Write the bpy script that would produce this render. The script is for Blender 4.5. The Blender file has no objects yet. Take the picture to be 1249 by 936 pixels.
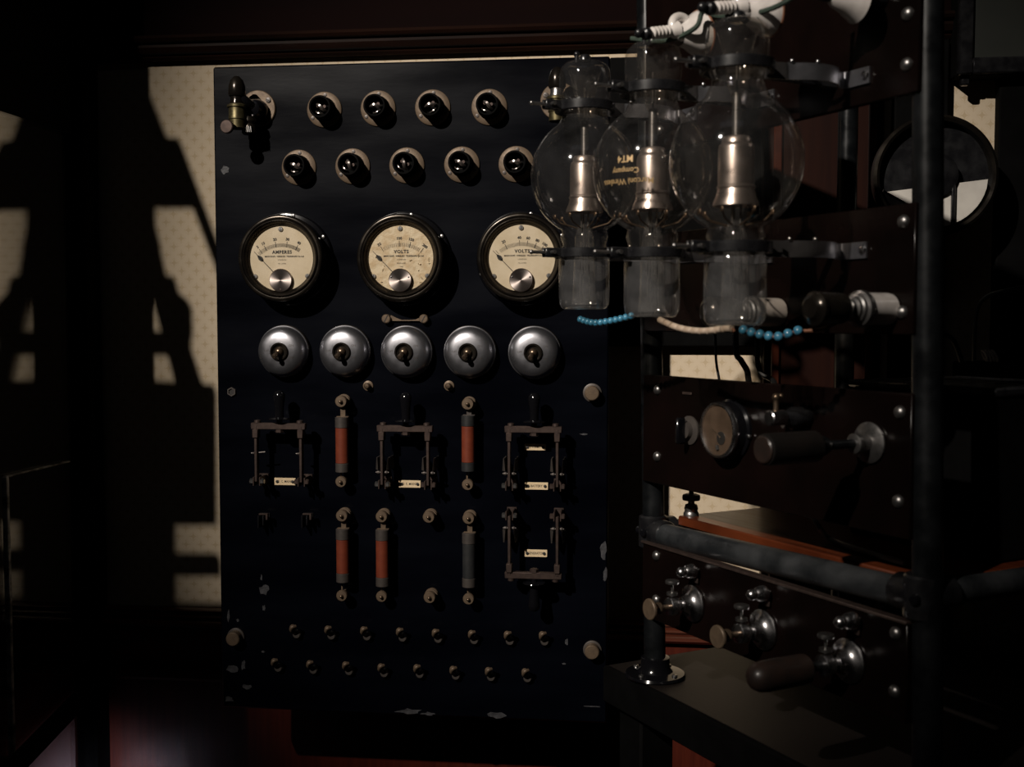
import bpy, math, random
from mathutils import Vector, Matrix
random.seed(7)
S = bpy.context.scene
COL = S.collection
R = math.radians
PI = math.pi

# ------------------------------------------------------------------ camera
F_PX = 1350.0
YAW, PITCH = R(6.6), math.atan(74/F_PX)
CAM_Z = 1.5
cd = bpy.data.cameras.new('camera'); cam = bpy.data.objects.new('camera', cd); COL.objects.link(cam)
cam.location = (0, 0, CAM_Z); cam.rotation_euler = (PI/2-PITCH, 0, YAW)
cd.sensor_fit = 'HORIZONTAL'; cd.sensor_width = 36; cd.lens = F_PX/1249*36
cd.clip_start = .02; cd.clip_end = 30
cd.dof.use_dof = True; cd.dof.focus_distance = 1.50; cd.dof.aperture_fstop = 7.0
S.camera = cam
MW = Matrix.Translation((0, 0, CAM_Z)) @ cam.rotation_euler.to_matrix().to_4x4()

# ------------------------------------------------------------------ world and light
w = bpy.data.worlds.new('world'); S.world = w; w.use_nodes = True
w.node_tree.nodes['Background'].inputs[0].default_value = (.75, .85, 1, 1)
w.node_tree.nodes['Background'].inputs[1].default_value = 0.0
LAMP = Vector((-1.75, -1.70, 3.60))
def spot(name, loc, target, energy, size, blend, radius, color):
    d = bpy.data.lights.new(name, 'SPOT'); o = bpy.data.objects.new(name, d); COL.objects.link(o)
    o.location = loc; d.energy = energy; d.spot_size = R(size); d.spot_blend = blend
    d.shadow_soft_size = radius; d.color = color
    o.rotation_euler = (Vector(target)-Vector(loc)).to_track_quat('-Z', 'Y').to_euler()
    return o
spot('museum_spotlight', LAMP, (-.09, 1.52, 1.55), 800, 23.5, 1.0, .032, (1, .91, .81))
spot('low_case_light', (-.66, 1.15, .42), (-.87, 1.69, .66), 28, 34, 1, .03, (.75, .78, 1))
ad = bpy.data.lights.new('ceiling_glow', 'AREA'); ao = bpy.data.objects.new('ceiling_glow', ad); COL.objects.link(ao)
ad.shape = 'RECTANGLE'; ad.size = 1.6; ad.size_y = .5; ad.energy = .18; ad.color = (.78, .86, 1)
ao.location = (-.4, -.6, 3.75)
ao.rotation_euler = (Vector((0, 1.5, 1.6))-ao.location).to_track_quat('-Z', 'Y').to_euler()

S.view_settings.view_transform = 'Standard'; S.view_settings.look = 'None'
S.view_settings.gamma = 1; S.view_settings.use_curve_mapping = False
S.view_settings.exposure = 0

# ------------------------------------------------------------------ reading the photograph's frame
def ray(px, py):
    d = MW.to_3x3() @ Vector(((px-624.5)/F_PX, -(py-468)/F_PX, -1))
    return d
def on_plane(px, py, p0, n):
    d = ray(px, py); o = Vector((0, 0, CAM_Z)); n = Vector(n)
    return o + d*((Vector(p0)-o).dot(n)/d.dot(n))
def on_y(px, py, Y): return on_plane(px, py, (0, Y, 0), (0, 1, 0))
def on_z(px, py, z): return on_plane(px, py, (0, 0, z), (0, 0, 1))
YP, YW = 1.52, 1.69                       # slate face, wall face
TH = R(-56)                               # heading of the rack's front
U = Vector((math.cos(TH), math.sin(TH), 0)); N = Vector((math.sin(TH), -math.cos(TH), 0))
FAR = Vector((.0168, 1.361, 0))
def on_r(px, py, off=0): return on_plane(px, py, FAR+N*off, N)
def rk(s, off, z): return FAR + U*s + N*off + Vector((0, 0, z))
def s_of(p): return (p-FAR).dot(U)
SL = 1.55/F_PX                            # metres per pixel on the slate

# ------------------------------------------------------------------ materials
def nodes(m): m.use_nodes = True; return m.node_tree.nodes, m.node_tree.links, m.node_tree.nodes['Principled BSDF']
def mat(name, col, rough=.5, metal=0, spec=.5, noise=None, nscale=30, bump=0, bscale=200, coat=0, rvar=0, stretch=(1,1,1)):
    m = bpy.data.materials.new(name); n, l, b = nodes(m)
    b.inputs['Base Color'].default_value = (*col, 1); b.inputs['Roughness'].default_value = rough
    b.inputs['Metallic'].default_value = metal; b.inputs['Specular IOR Level'].default_value = spec
    b.inputs['Coat Weight'].default_value = coat; b.inputs['Coat Roughness'].default_value = .12
    if noise or rvar or bump:
        tc = n.new('ShaderNodeTexCoord'); mp = n.new('ShaderNodeMapping'); l.new(tc.outputs['Object'], mp.inputs[0])
        mp.inputs['Scale'].default_value = stretch
        t = n.new('ShaderNodeTexNoise'); t.inputs['Scale'].default_value = nscale; t.inputs['Detail'].default_value = 5
        l.new(mp.outputs[0], t.inputs[0])
        if noise:
            r = n.new('ShaderNodeValToRGB'); r.color_ramp.elements[0].position = .38; r.color_ramp.elements[1].position = .66
            r.color_ramp.elements[0].color = (*col, 1); r.color_ramp.elements[1].color = (*noise, 1)
            l.new(t.outputs['Fac'], r.inputs[0]); l.new(r.outputs[0], b.inputs['Base Color'])
        if rvar:
            mr = n.new('ShaderNodeMapRange'); mr.inputs['To Min'].default_value = rough-rvar; mr.inputs['To Max'].default_value = rough+rvar
            mr.inputs['From Min'].default_value = .3; mr.inputs['From Max'].default_value = .7
            l.new(t.outputs['Fac'], mr.inputs[0]); l.new(mr.outputs[0], b.inputs['Roughness'])
        if bump:
            t2 = n.new('ShaderNodeTexNoise'); t2.inputs['Scale'].default_value = bscale; l.new(mp.outputs[0], t2.inputs[0])
            bp = n.new('ShaderNodeBump'); bp.inputs['Strength'].default_value = bump; bp.inputs['Distance'].default_value = .001
            l.new(t2.outputs['Fac'], bp.inputs['Height']); l.new(bp.outputs[0], b.inputs['Normal'])
    return m
M = {}
M['slate'] = mat('slate', (.0008, .0010, .0022), .27, 0, .10, noise=(.0015, .0020, .0040), nscale=9, rvar=.08, bump=.03, bscale=160, stretch=(.35, 1, 1.6))
M['chip'] = mat('chip', (.022, .022, .025), .6, 0, .4, noise=(.055, .055, .06), nscale=120, bump=.6, bscale=300)
M['ebonite'] = mat('ebonite', (.0030, .0018, .0015), .24, 0, .13, noise=(.0050, .0024, .0020), nscale=14, rvar=.08)
M['black'] = mat('black_enamel', (.006, .006, .007), .28, 0, .5, noise=(.012, .012, .013), nscale=60, rvar=.06)
M['black_gloss'] = mat('black_gloss', (.004, .004, .005), .12, 0, .6, rvar=.03)
M['matt_black'] = mat('matt_black', (.0018, .0017, .0017), .8, 0, .05, noise=(.003, .003, .003), nscale=30)
M['brass'] = mat('aged_brass', (.20, .14, .095), .36, .85, .5, noise=(.13, .095, .068), nscale=180, rvar=.1)
M['dull_brass'] = mat('dull_brass', (.130, .092, .060), .5, .3, .35, noise=(.095, .066, .044), nscale=120, rvar=.06, bump=.15, bscale=500)
M['olive_brass'] = mat('olive_brass', (.085, .072, .036), .42, .8, .5, noise=(.12, .10, .05), nscale=150, rvar=.08)
M['bronze'] = mat('dark_bronze', (.026, .022, .019), .24, .8, .5, noise=(.042, .035, .027), nscale=30, rvar=.1)
M['copper'] = mat('dull_copper', (.072, .050, .042), .5, .6, .3, noise=(.05, .035, .031), nscale=140)
M['steel'] = mat('steel', (.34, .33, .32), .32, .95, .5, noise=(.25, .24, .235), nscale=150, rvar=.08)
M['chrome'] = mat('nickel', (.62, .61, .62), .25, 1, .5, noise=(.50, .49, .50), nscale=90, rvar=.07)
M['dome'] = mat('worn_nickel', (.40, .40, .43), .34, .95, .5, noise=(.30, .30, .325), nscale=60, rvar=.08)
M['boss'] = mat('turned_nickel', (.36, .31, .29), .42, 1, .5, noise=(.29, .25, .235), nscale=80)
def turned(m):
    n, l, b = nodes(m); tg = n.new('ShaderNodeTangent'); tg.direction_type = 'RADIAL'; tg.axis = 'Y'
    l.new(tg.outputs[0], b.inputs['Tangent']); b.inputs['Anisotropic'].default_value = .85
turned(M['boss'])
M['anode'] = mat('anode_nickel', (.60, .52, .48), .34, .95, .5, noise=(.48, .42, .39), nscale=90, rvar=.08)
M['ceramic'] = mat('white_porcelain', (.62, .58, .55), .22, 0, .6, noise=(.50, .46, .43), nscale=70, coat=.4)
M['ivory'] = mat('ivory', (.66, .52, .33), .5, 0, .4, noise=(.58, .44, .27), nscale=300)
M['dial'] = mat('dial_paper', (.60, .50, .36), .55, 0, .35, noise=(.54, .44, .30), nscale=60)
M['dial_worn'] = mat('dial_paper_worn', (.62, .51, .35), .55, 0, .35, noise=(.50, .37, .22), nscale=110, bump=.8, bscale=220)
M['flake'] = mat('flaked_paint', (.66, .56, .40), .6, 0, .3, noise=(.5, .36, .2), nscale=500)
M['ink'] = mat('ink', (.012, .010, .009), .6)
M['faint_ink'] = mat('faint_ink', (.075, .06, .045), .6)
M['gilt'] = mat('etched_lettering', (.42, .28, .13), .5, .2)
M['fuse_red'] = mat('fuse_red', (.125, .024, .011), .5, 0, .3, noise=(.16, .033, .014), nscale=70)
M['fuse_cap'] = mat('fuse_cap', (.085, .073, .065), .45, .5, .5, noise=(.07, .06, .055), nscale=120)
M['fuse_black'] = mat('fuse_black', (.016, .017, .018), .4, 0, .5, noise=(.024, .024, .024), nscale=80)
M['iron'] = mat('painted_iron', (.015, .017, .019), .38, .2, .5, noise=(.044, .047, .050), nscale=26, rvar=.12, bump=.3, bscale=220)
M['iron_dark'] = mat('painted_iron_dark', (.0035, .004, .0046), .34, .1, .3, noise=(.007, .008, .009), nscale=40, rvar=.12)
M['worn_edge'] = mat('worn_edge', (.05, .05, .05), .4, .2, .5, noise=(.55, .55, .55), nscale=60)
M['mahogany'] = mat('mahogany', (.060, .013, .0045), .34, 0, .3, noise=(.115, .026, .008), nscale=10, rvar=.06, stretch=(1, 12, 1), coat=.1)
M['board_wood'] = mat('dark_board_wood', (.010, .0026, .0016), .4, 0, .2, noise=(.016, .0042, .002), nscale=9, stretch=(6, 1, .4))
M['dado'] = mat('dado_red', (.075, .0125, .006), .38, 0, .45, noise=(.05, .008, .0045), nscale=14, stretch=(10, 10, .6), bump=.25, bscale=160)
M['dado_dark'] = mat('dado_moulding', (.075, .018, .009), .3, 0, .5, noise=(.045, .012, .007), nscale=30, coat=.3, stretch=(.2, 1, 1))
M['top_moulding'] = mat('dark_moulding', (.008, .004, .003), .25, 0, .4, noise=(.014, .006, .004), nscale=30, stretch=(.2, 1, 1))
M['frieze'] = mat('frieze_wood', (.0055, .0016, .0014), .8, 0, .05, noise=(.0042, .0013, .0012), nscale=8, stretch=(.15, 1, 2))
M['wood_knob'] = mat('dark_wood_knob', (.019, .0135, .0115), .4, 0, .4, noise=(.030, .018, .014), nscale=60, coat=.2)
M['desk'] = mat('black_desk', (.0105, .0082, .0074), .5, 0, .18, noise=(.008, .0063, .0056), nscale=12, bump=.15, bscale=200)
M['desk_edge'] = M['matt_black']
M['blue'] = mat('turquoise_glaze', (.055, .23, .36), .3, 0, .5, noise=(.025, .12, .20), nscale=200, coat=.4)
M['cream'] = mat('cream_glaze', (.50, .40, .31), .4, 0, .5, noise=(.40, .30, .22), nscale=160)
M['wire'] = mat('wire_brown', (.20, .085, .045), .5, .2)
M['cable'] = mat('rubber_cable', (.006, .006, .006), .4)
M['grey_cable'] = mat('grey_cable', (.10, .098, .095), .4)
M['green_cord'] = mat('green_cord', (.012, .024, .016), .8, noise=(.03, .05, .035), nscale=300)
M['floor'] = mat('floor', (.03, .015, .01), .4, noise=(.045, .02, .012), nscale=6, stretch=(1, 10, 1))
M['room'] = mat('dark_wall', (.010, .008, .007), .8)
M['pale'] = mat('pale_reflection', (.60, .57, .52), .35, noise=(.5, .47, .43), nscale=30)  # pale tone painted in for wallpaper showing in the disc's glass
M['dim_glass'] = mat('dusty_panel', (.028, .030, .027), .3, noise=(.04, .042, .036), nscale=5)

def glass(name, tint=(1, 1, 1), dust_haze=0.0, gloss=1.0, rough=.015, ior=1.45):
    m = bpy.data.materials.new(name); m.use_nodes = True; n, l = m.node_tree.nodes, m.node_tree.links
    n.clear(); out = n.new('ShaderNodeOutputMaterial')
    tr = n.new('ShaderNodeBsdfTransparent'); tr.inputs[0].default_value = (*tint, 1)
    gl = n.new('ShaderNodeBsdfGlossy'); gl.inputs['Roughness'].default_value = rough
    gl.inputs[0].default_value = (gloss, gloss, gloss, 1)
    lw = n.new('ShaderNodeLayerWeight'); lw.inputs[0].default_value = .5
    pw = n.new('ShaderNodeMath'); pw.operation = 'POWER'; pw.inputs[1].default_value = 5; l.new(lw.outputs['Facing'], pw.inputs[0])
    f0 = ((ior-1)/(ior+1))**2*1.7
    fr = n.new('ShaderNodeMath'); fr.operation = 'MULTIPLY_ADD'; fr.inputs[1].default_value = .9-f0; fr.inputs[2].default_value = f0; l.new(pw.outputs[0], fr.inputs[0])
    mx = n.new('ShaderNodeMixShader'); l.new(fr.outputs[0], mx.inputs[0]); l.new(tr.outputs[0], mx.inputs[1]); l.new(gl.outputs[0], mx.inputs[2])
    last = mx
    if dust_haze:  # dusty film and reflected sheen both mixed in as pale diffuse
        df = n.new('ShaderNodeBsdfDiffuse'); df.inputs[0].default_value = (.55, .55, .56, 1)
        tc = n.new('ShaderNodeTexCoord'); no = n.new('ShaderNodeTexNoise'); no.inputs['Scale'].default_value = 40; l.new(tc.outputs['Object'], no.inputs[0])
        mr = n.new('ShaderNodeMapRange'); mr.inputs['From Min'].default_value = .3; mr.inputs['From Max'].default_value = .75
        mr.inputs['To Min'].default_value = dust_haze*.5; mr.inputs['To Max'].default_value = dust_haze*1.5; l.new(no.outputs['Fac'], mr.inputs[0])
        m2 = n.new('ShaderNodeMixShader'); l.new(mr.outputs[0], m2.inputs[0]); l.new(mx.outputs[0], m2.inputs[1]); l.new(df.outputs[0], m2.inputs[2])
        last = m2
    l.new(last.outputs[0], out.inputs[0]); return m
M['bulb'] = glass('valve_glass', (.90, .87, .83), .014, 1.0, .045, 1.55)
M['stem'] = glass('dusty_hazy_glass', (.93, .92, .90), .055, 1.0, .07, 1.5)
M['thin'] = glass('meter_glass', (.97, .97, .96), 0, .7, .02)
M['pane'] = glass('case_pane', (.90, .90, .90), 0, 1.0, .004, 2.5)

def wallpaper():
    m = bpy.data.materials.new('patterned_wallpaper'); n, l, b = nodes(m)
    b.inputs['Roughness'].default_value = .8; b.inputs['Specular IOR Level'].default_value = .15
    tc = n.new('ShaderNodeTexCoord'); sp = n.new('ShaderNodeSeparateXYZ'); l.new(tc.outputs['Object'], sp.inputs[0])
    def mth(op, a, c=None, d=None):
        k = n.new('ShaderNodeMath'); k.operation = op
        for i, v in enumerate((a, c, d)):
            if v is None: continue
            if isinstance(v, (int, float)): k.inputs[i].default_value = v
            else: l.new(v, k.inputs[i])
        return k.outputs[0]
    P = .0245
    def lattice(ox, oz):                      # signed cell coordinates around each motif
        x = mth('SUBTRACT', mth('FRACT', mth('ADD', mth('DIVIDE', sp.outputs['X'], P), ox)), .5)
        z = mth('SUBTRACT', mth('FRACT', mth('ADD', mth('DIVIDE', sp.outputs['Z'], P*1.05), oz)), .5)
        ax, az = mth('ABSOLUTE', x), mth('ABSOLUTE', z)
        cross = mth('MULTIPLY', mth('MULTIPLY', ax, az), 24)      # star-shaped motif
        d = mth('ADD', mth('ADD', ax, az), cross)
        star = mth('LESS_THAN', d, .31)
        dia = mth('ADD', ax, az)
        ring = mth('LESS_THAN', mth('ABSOLUTE', mth('SUBTRACT', dia, .30)), .018)
        return star, ring
    s1, r1 = lattice(0, 0); s2, r2 = lattice(.5, .5)
    st = mth('MAXIMUM', s1, s2); rg = mth('MAXIMUM', r1, r2)
    f = mth('MAXIMUM', mth('MULTIPLY', st, .48), mth('MULTIPLY', rg, .25))
    no = n.new('ShaderNodeTexNoise'); no.inputs['Scale'].default_value = 5; no.inputs['Detail'].default_value = 6; l.new(tc.outputs['Object'], no.inputs[0])
    mx = n.new('ShaderNodeMix'); mx.data_type = 'RGBA'; l.new(f, mx.inputs[0])
    base = n.new('ShaderNodeValToRGB'); base.color_ramp.elements[0].position = .3; base.color_ramp.elements[1].position = .7
    base.color_ramp.elements[0].color = (.56, .46, .33, 1); base.color_ramp.elements[1].color = (.64, .53, .39, 1)
    l.new(no.outputs['Fac'], base.inputs[0])
    l.new(base.outputs[0], mx.inputs['A']); mx.inputs['B'].default_value = (.42, .31, .17, 1)
    l.new(mx.outputs['Result'], b.inputs['Base Color']); return m
M['paper'] = wallpaper()

# ------------------------------------------------------------------ mesh builder
class MB:
    def __init__(s): s.v = []; s.f = []
    def add(s, vs, fs):
        k = len(s.v); s.v += [tuple(v) for v in vs]; s.f += [tuple(i+k for i in f) for f in fs]; return s
    def box(s, c, d, rot=None):
        c = Vector(c); vs = []
        for z in (-.5, .5):
            for x, y in ((-.5, -.5), (.5, -.5), (.5, .5), (-.5, .5)):
                p = Vector((x*d[0], y*d[1], z*d[2]))
                if rot: p = rot @ p
                vs.append(c+p)
        return s.add(vs, [(3, 2, 1, 0), (4, 5, 6, 7), (0, 1, 5, 4), (1, 2, 6, 5), (2, 3, 7, 6), (3, 0, 4, 7)])
    def bbox(s, c, d, b, rot=None):           # box with chamfered edges
        c = Vector(c); hx, hy, hz = d[0]/2, d[1]/2, d[2]/2; vs = []
        for sx in (-1, 1):
            for sy in (-1, 1):
                for sz in (-1, 1):
                    vs += [(sx*hx, sy*(hy-b), sz*(hz-b)), (sx*(hx-b), sy*hy, sz*(hz-b)), (sx*(hx-b), sy*(hy-b), sz*hz)]
        I = lambda sx, sy, sz, k: (((sx > 0)*2+(sy > 0))*2+(sz > 0))*3+k
        fs = []
        for q in (-1, 1):
            fs.append([I(q, -1, -1, 0), I(q, 1, -1, 0), I(q, 1, 1, 0), I(q, -1, 1, 0)][::q])
            fs.append([I(-1, q, -1, 1), I(-1, q, 1, 1), I(1, q, 1, 1), I(1, q, -1, 1)][::q])
            fs.append([I(-1, -1, q, 2), I(1, -1, q, 2), I(1, 1, q, 2), I(-1, 1, q, 2)][::q])
            for p in (-1, 1):
                fs.append([I(q, p, -1, 0), I(q, p, 1, 0), I(q, p, 1, 1), I(q, p, -1, 1)][::-q*p])
                fs.append([I(q, -1, p, 0), I(q, -1, p, 2), I(q, 1, p, 2), I(q, 1, p, 0)][::-q*p])
                fs.append([I(-1, q, p, 1), I(1, q, p, 1), I(1, q, p, 2), I(-1, q, p, 2)][::-q*p])
                for t in (-1, 1): fs.append([I(q, p, t, 0), I(q, p, t, 1), I(q, p, t, 2)][::q*p*t])
        vs = [c + (rot @ Vector(v) if rot else Vector(v)) for v in vs]
        return s.add(vs, fs)
    def lathe(s, prof, c=(0, 0, 0), axis=(0, 0, 1), n=32, close=True, ref=None):
        c = Vector(c); a = Vector(axis).normalized()
        e = Vector(ref) if ref else (Vector((0, 0, 1)) if abs(a.z) < .9 else Vector((1, 0, 0)))
        x = (e - a*e.dot(a)).normalized(); y = a.cross(x)
        vs, fs, rings = [], [], []
        for r, h in prof:
            if r < 1e-7: rings.append([len(vs)]); vs.append(c+a*h)
            else:
                rings.append(list(range(len(vs), len(vs)+n)))
                for i in range(n):
                    t = 2*PI*i/n; vs.append(c+a*h+(x*math.cos(t)+y*math.sin(t))*r)
        for A, B in zip(rings, rings[1:]):
            for i in range(n):
                j = (i+1) % n
                if len(A) == 1 and len(B) == 1: break
                if len(A) == 1: fs.append((A[0], B[j], B[i]))
                elif len(B) == 1: fs.append((A[i], A[j], B[0]))
                else: fs.append((A[i], A[j], B[j], B[i]))
        if close:
            if len(rings[0]) > 1: fs.append(tuple(reversed(rings[0])))
            if len(rings[-1]) > 1: fs.append(tuple(rings[-1]))
        return s.add(vs, fs)
    def cyl(s, a, b, r, n=16, r2=None):
        a, b = Vector(a), Vector(b); d = b-a
        return s.lathe([(r, 0), (r if r2 is None else r2, d.length)], a, d, n)
    def ball(s, c, r, n=16, sq=(1, 1, 1)):
        k = len(s.v); m = n//2
        s.lathe([(r*math.sin(PI*i/m), -r*math.cos(PI*i/m)) for i in range(m+1)], (0, 0, 0), (0, 0, 1), n)
        for i in range(k, len(s.v)):
            v = s.v[i]; s.v[i] = (v[0]*sq[0]+c[0], v[1]*sq[1]+c[1], v[2]*sq[2]+c[2])
        return s
    def tube(s, pts, r, n=8):
        pts = [Vector(p) for p in pts]; rings = []; vs = []; fs = []
        t0 = (pts[1]-pts[0]).normalized(); x = t0.orthogonal().normalized()
        for i, p in enumerate(pts):
            t = (pts[min(i+1, len(pts)-1)]-pts[max(i-1, 0)]).normalized()
            x = (x-t*x.dot(t)).normalized(); y = t.cross(x)
            rr = r[i] if isinstance(r, (list, tuple)) else r
            rings.append(list(range(len(vs), len(vs)+n)))
            for k in range(n):
                q = 2*PI*k/n; vs.append(p+(x*math.cos(q)+y*math.sin(q))*rr)
        for A, B in zip(rings, rings[1:]):
            for i in range(n): j = (i+1) % n; fs.append((A[i], A[j], B[j], B[i]))
        fs.append(tuple(reversed(rings[0]))); fs.append(tuple(rings[-1]))
        return s.add(vs, fs)
    def torus(s, c, R_, r, axis=(0, 0, 1), n=32, m=10):
        return s.lathe([(R_+r*math.cos(2*PI*i/m), r*math.sin(2*PI*i/m)) for i in range(m+1)], c, axis, n, close=False)
    def prism(s, pts, y0, y1):                # outline in x-z, extruded along y
        k = len(pts); vs = [(x, y0, z) for x, z in pts]+[(x, y1, z) for x, z in pts]
        ar = sum(pts[i][0]*pts[(i+1) % k][1]-pts[(i+1) % k][0]*pts[i][1] for i in range(k))
        fs = [tuple(range(k)), tuple(range(2*k-1, k-1, -1))]+[(i, i+k, (i+1) % k+k, (i+1) % k) for i in range(k)]
        if (ar > 0) != (y0 < y1): fs = [tuple(reversed(f)) for f in fs]
        return s.add(vs, fs)
    def text(s, body, size, fn, align='CENTER', bold=0, sx=1):
        cu = bpy.data.curves.new('t', 'FONT'); cu.body = body; cu.size = size; cu.align_x = align; cu.align_y = 'CENTER'
        cu.resolution_u = 2; cu.offset = bold; cu.space_character = sx
        o = bpy.data.objects.new('t', cu); me = bpy.data.meshes.new_from_object(o)
        s.add([fn(v.co.x, v.co.y) for v in me.vertices], [tuple(p.vertices) for p in me.polygons])
        bpy.data.objects.remove(o); bpy.data.curves.remove(cu); bpy.data.meshes.remove(me); return s
    def mesh(s, name, m, angle=38):
        me = bpy.data.meshes.new(name); me.from_pydata(s.v, [], s.f); me.materials.append(m)
        me.polygons.foreach_set('use_smooth', [True]*len(me.polygons)); me.set_sharp_from_angle(angle=R(angle)); me.update()
        return me
def bez(pts, k=6):                             # smooth curve through points
    pts = [Vector(p) for p in pts]; out = []
    for i in range(len(pts)-1):
        p0, p1, p2, p3 = pts[max(i-1, 0)], pts[i], pts[i+1], pts[min(i+2, len(pts)-1)]
        for j in range(k):
            t = j/k
            out.append(.5*((2*p1)+(p2-p0)*t+(2*p0-5*p1+4*p2-p3)*t*t+(3*p1-p0-3*p2+p3)*t**3))
    return out+[pts[-1]]

def thing(name, label, cat, loc, rz=0, group=None):
    o = bpy.data.objects.new(name, None); COL.objects.link(o); o.empty_display_size = .02
    o.location = loc; o.rotation_euler = (0, 0, rz); o['label'] = label; o['category'] = cat
    if group: o['group'] = group
    return o
def part(name, me, parent, loc=None, rot=None, label=None):
    o = bpy.data.objects.new(name, me); COL.objects.link(o); o.parent = parent
    if loc is not None: o.location = loc
    if rot is not None: o.rotation_euler = rot
    if label: o['label'] = label
    return o
def solo(name, mb, m, label, cat, loc=(0, 0, 0), rz=0, group=None, angle=38):
    o = bpy.data.objects.new(name, mb.mesh(name, M[m], angle)); COL.objects.link(o)
    o.location = loc; o.rotation_euler = (0, 0, rz); o['label'] = label; o['category'] = cat
    if group: o['group'] = group
    return o
def struct(name, mb, m, parent=None, angle=38):
    o = bpy.data.objects.new(name, mb.mesh(name, M[m], angle)); COL.objects.link(o)
    if parent: o.parent = parent
    else: o['kind'] = 'structure'
    return o
def copy_tree(o, parent=None):
    c = o.copy(); COL.objects.link(c); c.parent = parent
    for ch in list(o.children): copy_tree(ch, c)
    return c
def place(o, loc, rz, label, group):
    o.location = loc; o.rotation_euler = (0, 0, rz); o['label'] = label
    if group: o['group'] = group

# ================================================================== THE ROOM
def zY(py, px, Y): return on_y(px, py, Y).z
WX0, WX1, CEIL = -2.6, 2.2, 3.9
z_paper0 = zY(741, 267, YW); z_paper1 = zY(77.5, 170, YW)
struct('wall_back', MB().box(((WX0+WX1)/2, YW+.05, CEIL/2), (WX1-WX0+.2, .1, CEIL)), 'paper')
struct('wall_left', MB().box((WX0-.05, -.5, CEIL/2), (.1, 4.4, CEIL)), 'room')
struct('wall_right', MB().box((WX1+.05, -.5, CEIL/2), (.1, 4.4, CEIL)), 'room')
struct('wall_front', MB().box(((WX0+WX1)/2, -2.75, CEIL/2), (WX1-WX0+.2, .1, CEIL)), 'room')
struct('floor', MB().box(((WX0+WX1)/2, -.5, -.05), (WX1-WX0+.2, 4.6, .1)), 'floor')
struct('ceiling', MB().box(((WX0+WX1)/2, -.5, CEIL+.05), (WX1-WX0+.2, 4.6, .1)), 'room')
def run(prof, x0, x1):                          # moulding: (depth out of wall, z) outline run along x
    k = len(prof); mb = MB()
    vs = [(x0, YW-d, z) for d, z in prof]+[(x1, YW-d, z) for d, z in prof]
    fs = [(i, (i+1) % k, (i+1) % k+k, i+k) for i in range(k)]+[tuple(reversed(range(k))), tuple(range(k, 2*k))]
    ar = sum(prof[i][0]*prof[(i+1) % k][1]-prof[(i+1) % k][0]*prof[i][1] for i in range(k))
    if ar < 0: fs = [tuple(reversed(f)) for f in fs]
    return mb.add(vs, fs)
xl, xr = WX0+.01, WX1-.01
z = z_paper1
struct('trim_1', run([(0, z), (.012, z), (.016, z+.004), (.012, z+.008), (.020, z+.010), (.024, z+.018), (.022, z+.024),
                      (.030, z+.026), (.033, z+.030), (.030, z+.035), (.022, z+.036), (0, z+.037)], xl, xr), 'top_moulding')
struct('trim_2', run([(0, z+.037), (.010, z+.037), (.010, CEIL-.01), (0, CEIL-.01)], xl, xr), 'frieze')
z = z_paper0
struct('trim_3', run([(0, z), (.014, z), (.018, z-.003), (.014, z-.007), (.018, z-.009), (.022, z-.012), (.018, z-.016),
                      (.026, z-.018), (.030, z-.023), (.024, z-.028), (.012, z-.030), (0, z-.030)], xl, xr), 'dado_dark')
z2 = zY(822, 200, YW)
struct('trim_4', run([(0, z-.030), (.012, z-.030), (.012, z-.052), (.004, z-.056), (.004, z2+.01), (0, z2+.01)], xl, xr), 'dado')
struct('trim_5', run([(0, z2+.01), (.012, z2+.01), (.018, z2+.006), (.020, z2), (.014, z2-.006), (0, z2-.007)], xl, xr), 'dado_dark')
struct('trim_6', run([(0, z2-.007), (.006, z2-.007), (.006, .16), (0, .16)], xl, xr), 'dado')
struct('baseboard_back', run([(0, .16), (.012, .16), (.020, .14), (.020, .002), (0, .002)], xl, xr), 'dado_dark')

# black corner post, glass partition on the left
XG = on_y(115, 400, YW).x
g = thing('glass_partition', 'glazed side partition with black frame at the far left, mirroring the wallpaper', 'partition', (XG, 1.3, 0))
pm = MB().box((-.004, 0, 0), (.004, .31, 1.79-.60)).mesh('pane', M['pane']); part('pane', pm, g, (0, .235, (1.79+.60)/2))
part('post', MB().bbox((0, .36, 1.95), (.034, .045, 3.88), .003).mesh('post', M['matt_black']), g)
part('post', MB().bbox((-.01, .075, 1.95), (.03, .03, 3.88), .003).mesh('post', M['matt_black']), g)
part('head_board', MB().bbox((-.012, .235, 2.84), (.02, .31, 2.10), .002).mesh('head_board', M['matt_black']), g)
part('sill_board', MB().bbox((-.012, .235, .302), (.02, .31, .59), .002).mesh('sill_board', M['matt_black']), g)
zb = on_plane(3, 582, (XG, 0, 0), (1, 0, 0)); zc = on_plane(82, 566, (XG, 0, 0), (1, 0, 0))
part('glazing_bar', MB().bbox((.003, (zb.y+zc.y)/2-1.3, zb.z), (.006, zc.y-zb.y, .003), .001).mesh('glazing_bar', M['worn_edge']), g, label='thin worn horizontal edge strip')
part('glazing_bar', MB().bbox((.004, zb.y-1.3, (zb.z+.6)/2), (.008, .007, zb.z-.6), .001).mesh('glazing_bar', M['worn_edge']), g, label='thin worn upright edge strip')
pa = on_plane(28, 925, (XG+.02, 0, 0), (1, 0, 0)); pb = on_plane(112, 838, (XG+.02, 0, 0), (1, 0, 0)); dv = (pb-pa)
part('brace', MB().tube([pa-dv*.6-Vector((XG, 1.3, 0)), pb-Vector((XG, 1.3, 0))], .014, 4).mesh('brace', M['matt_black']), g, label='black diagonal brace')
ck = on_plane(106, 848, (XG+.02, 0, 0), (1, 0, 0))-Vector((XG, 1.3, 0))
part('clip', MB().bbox(ck, (.012, .012, .022), .002, Matrix.Rotation(.5, 3, 'X')).mesh('clip', M['steel']), g)

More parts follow.
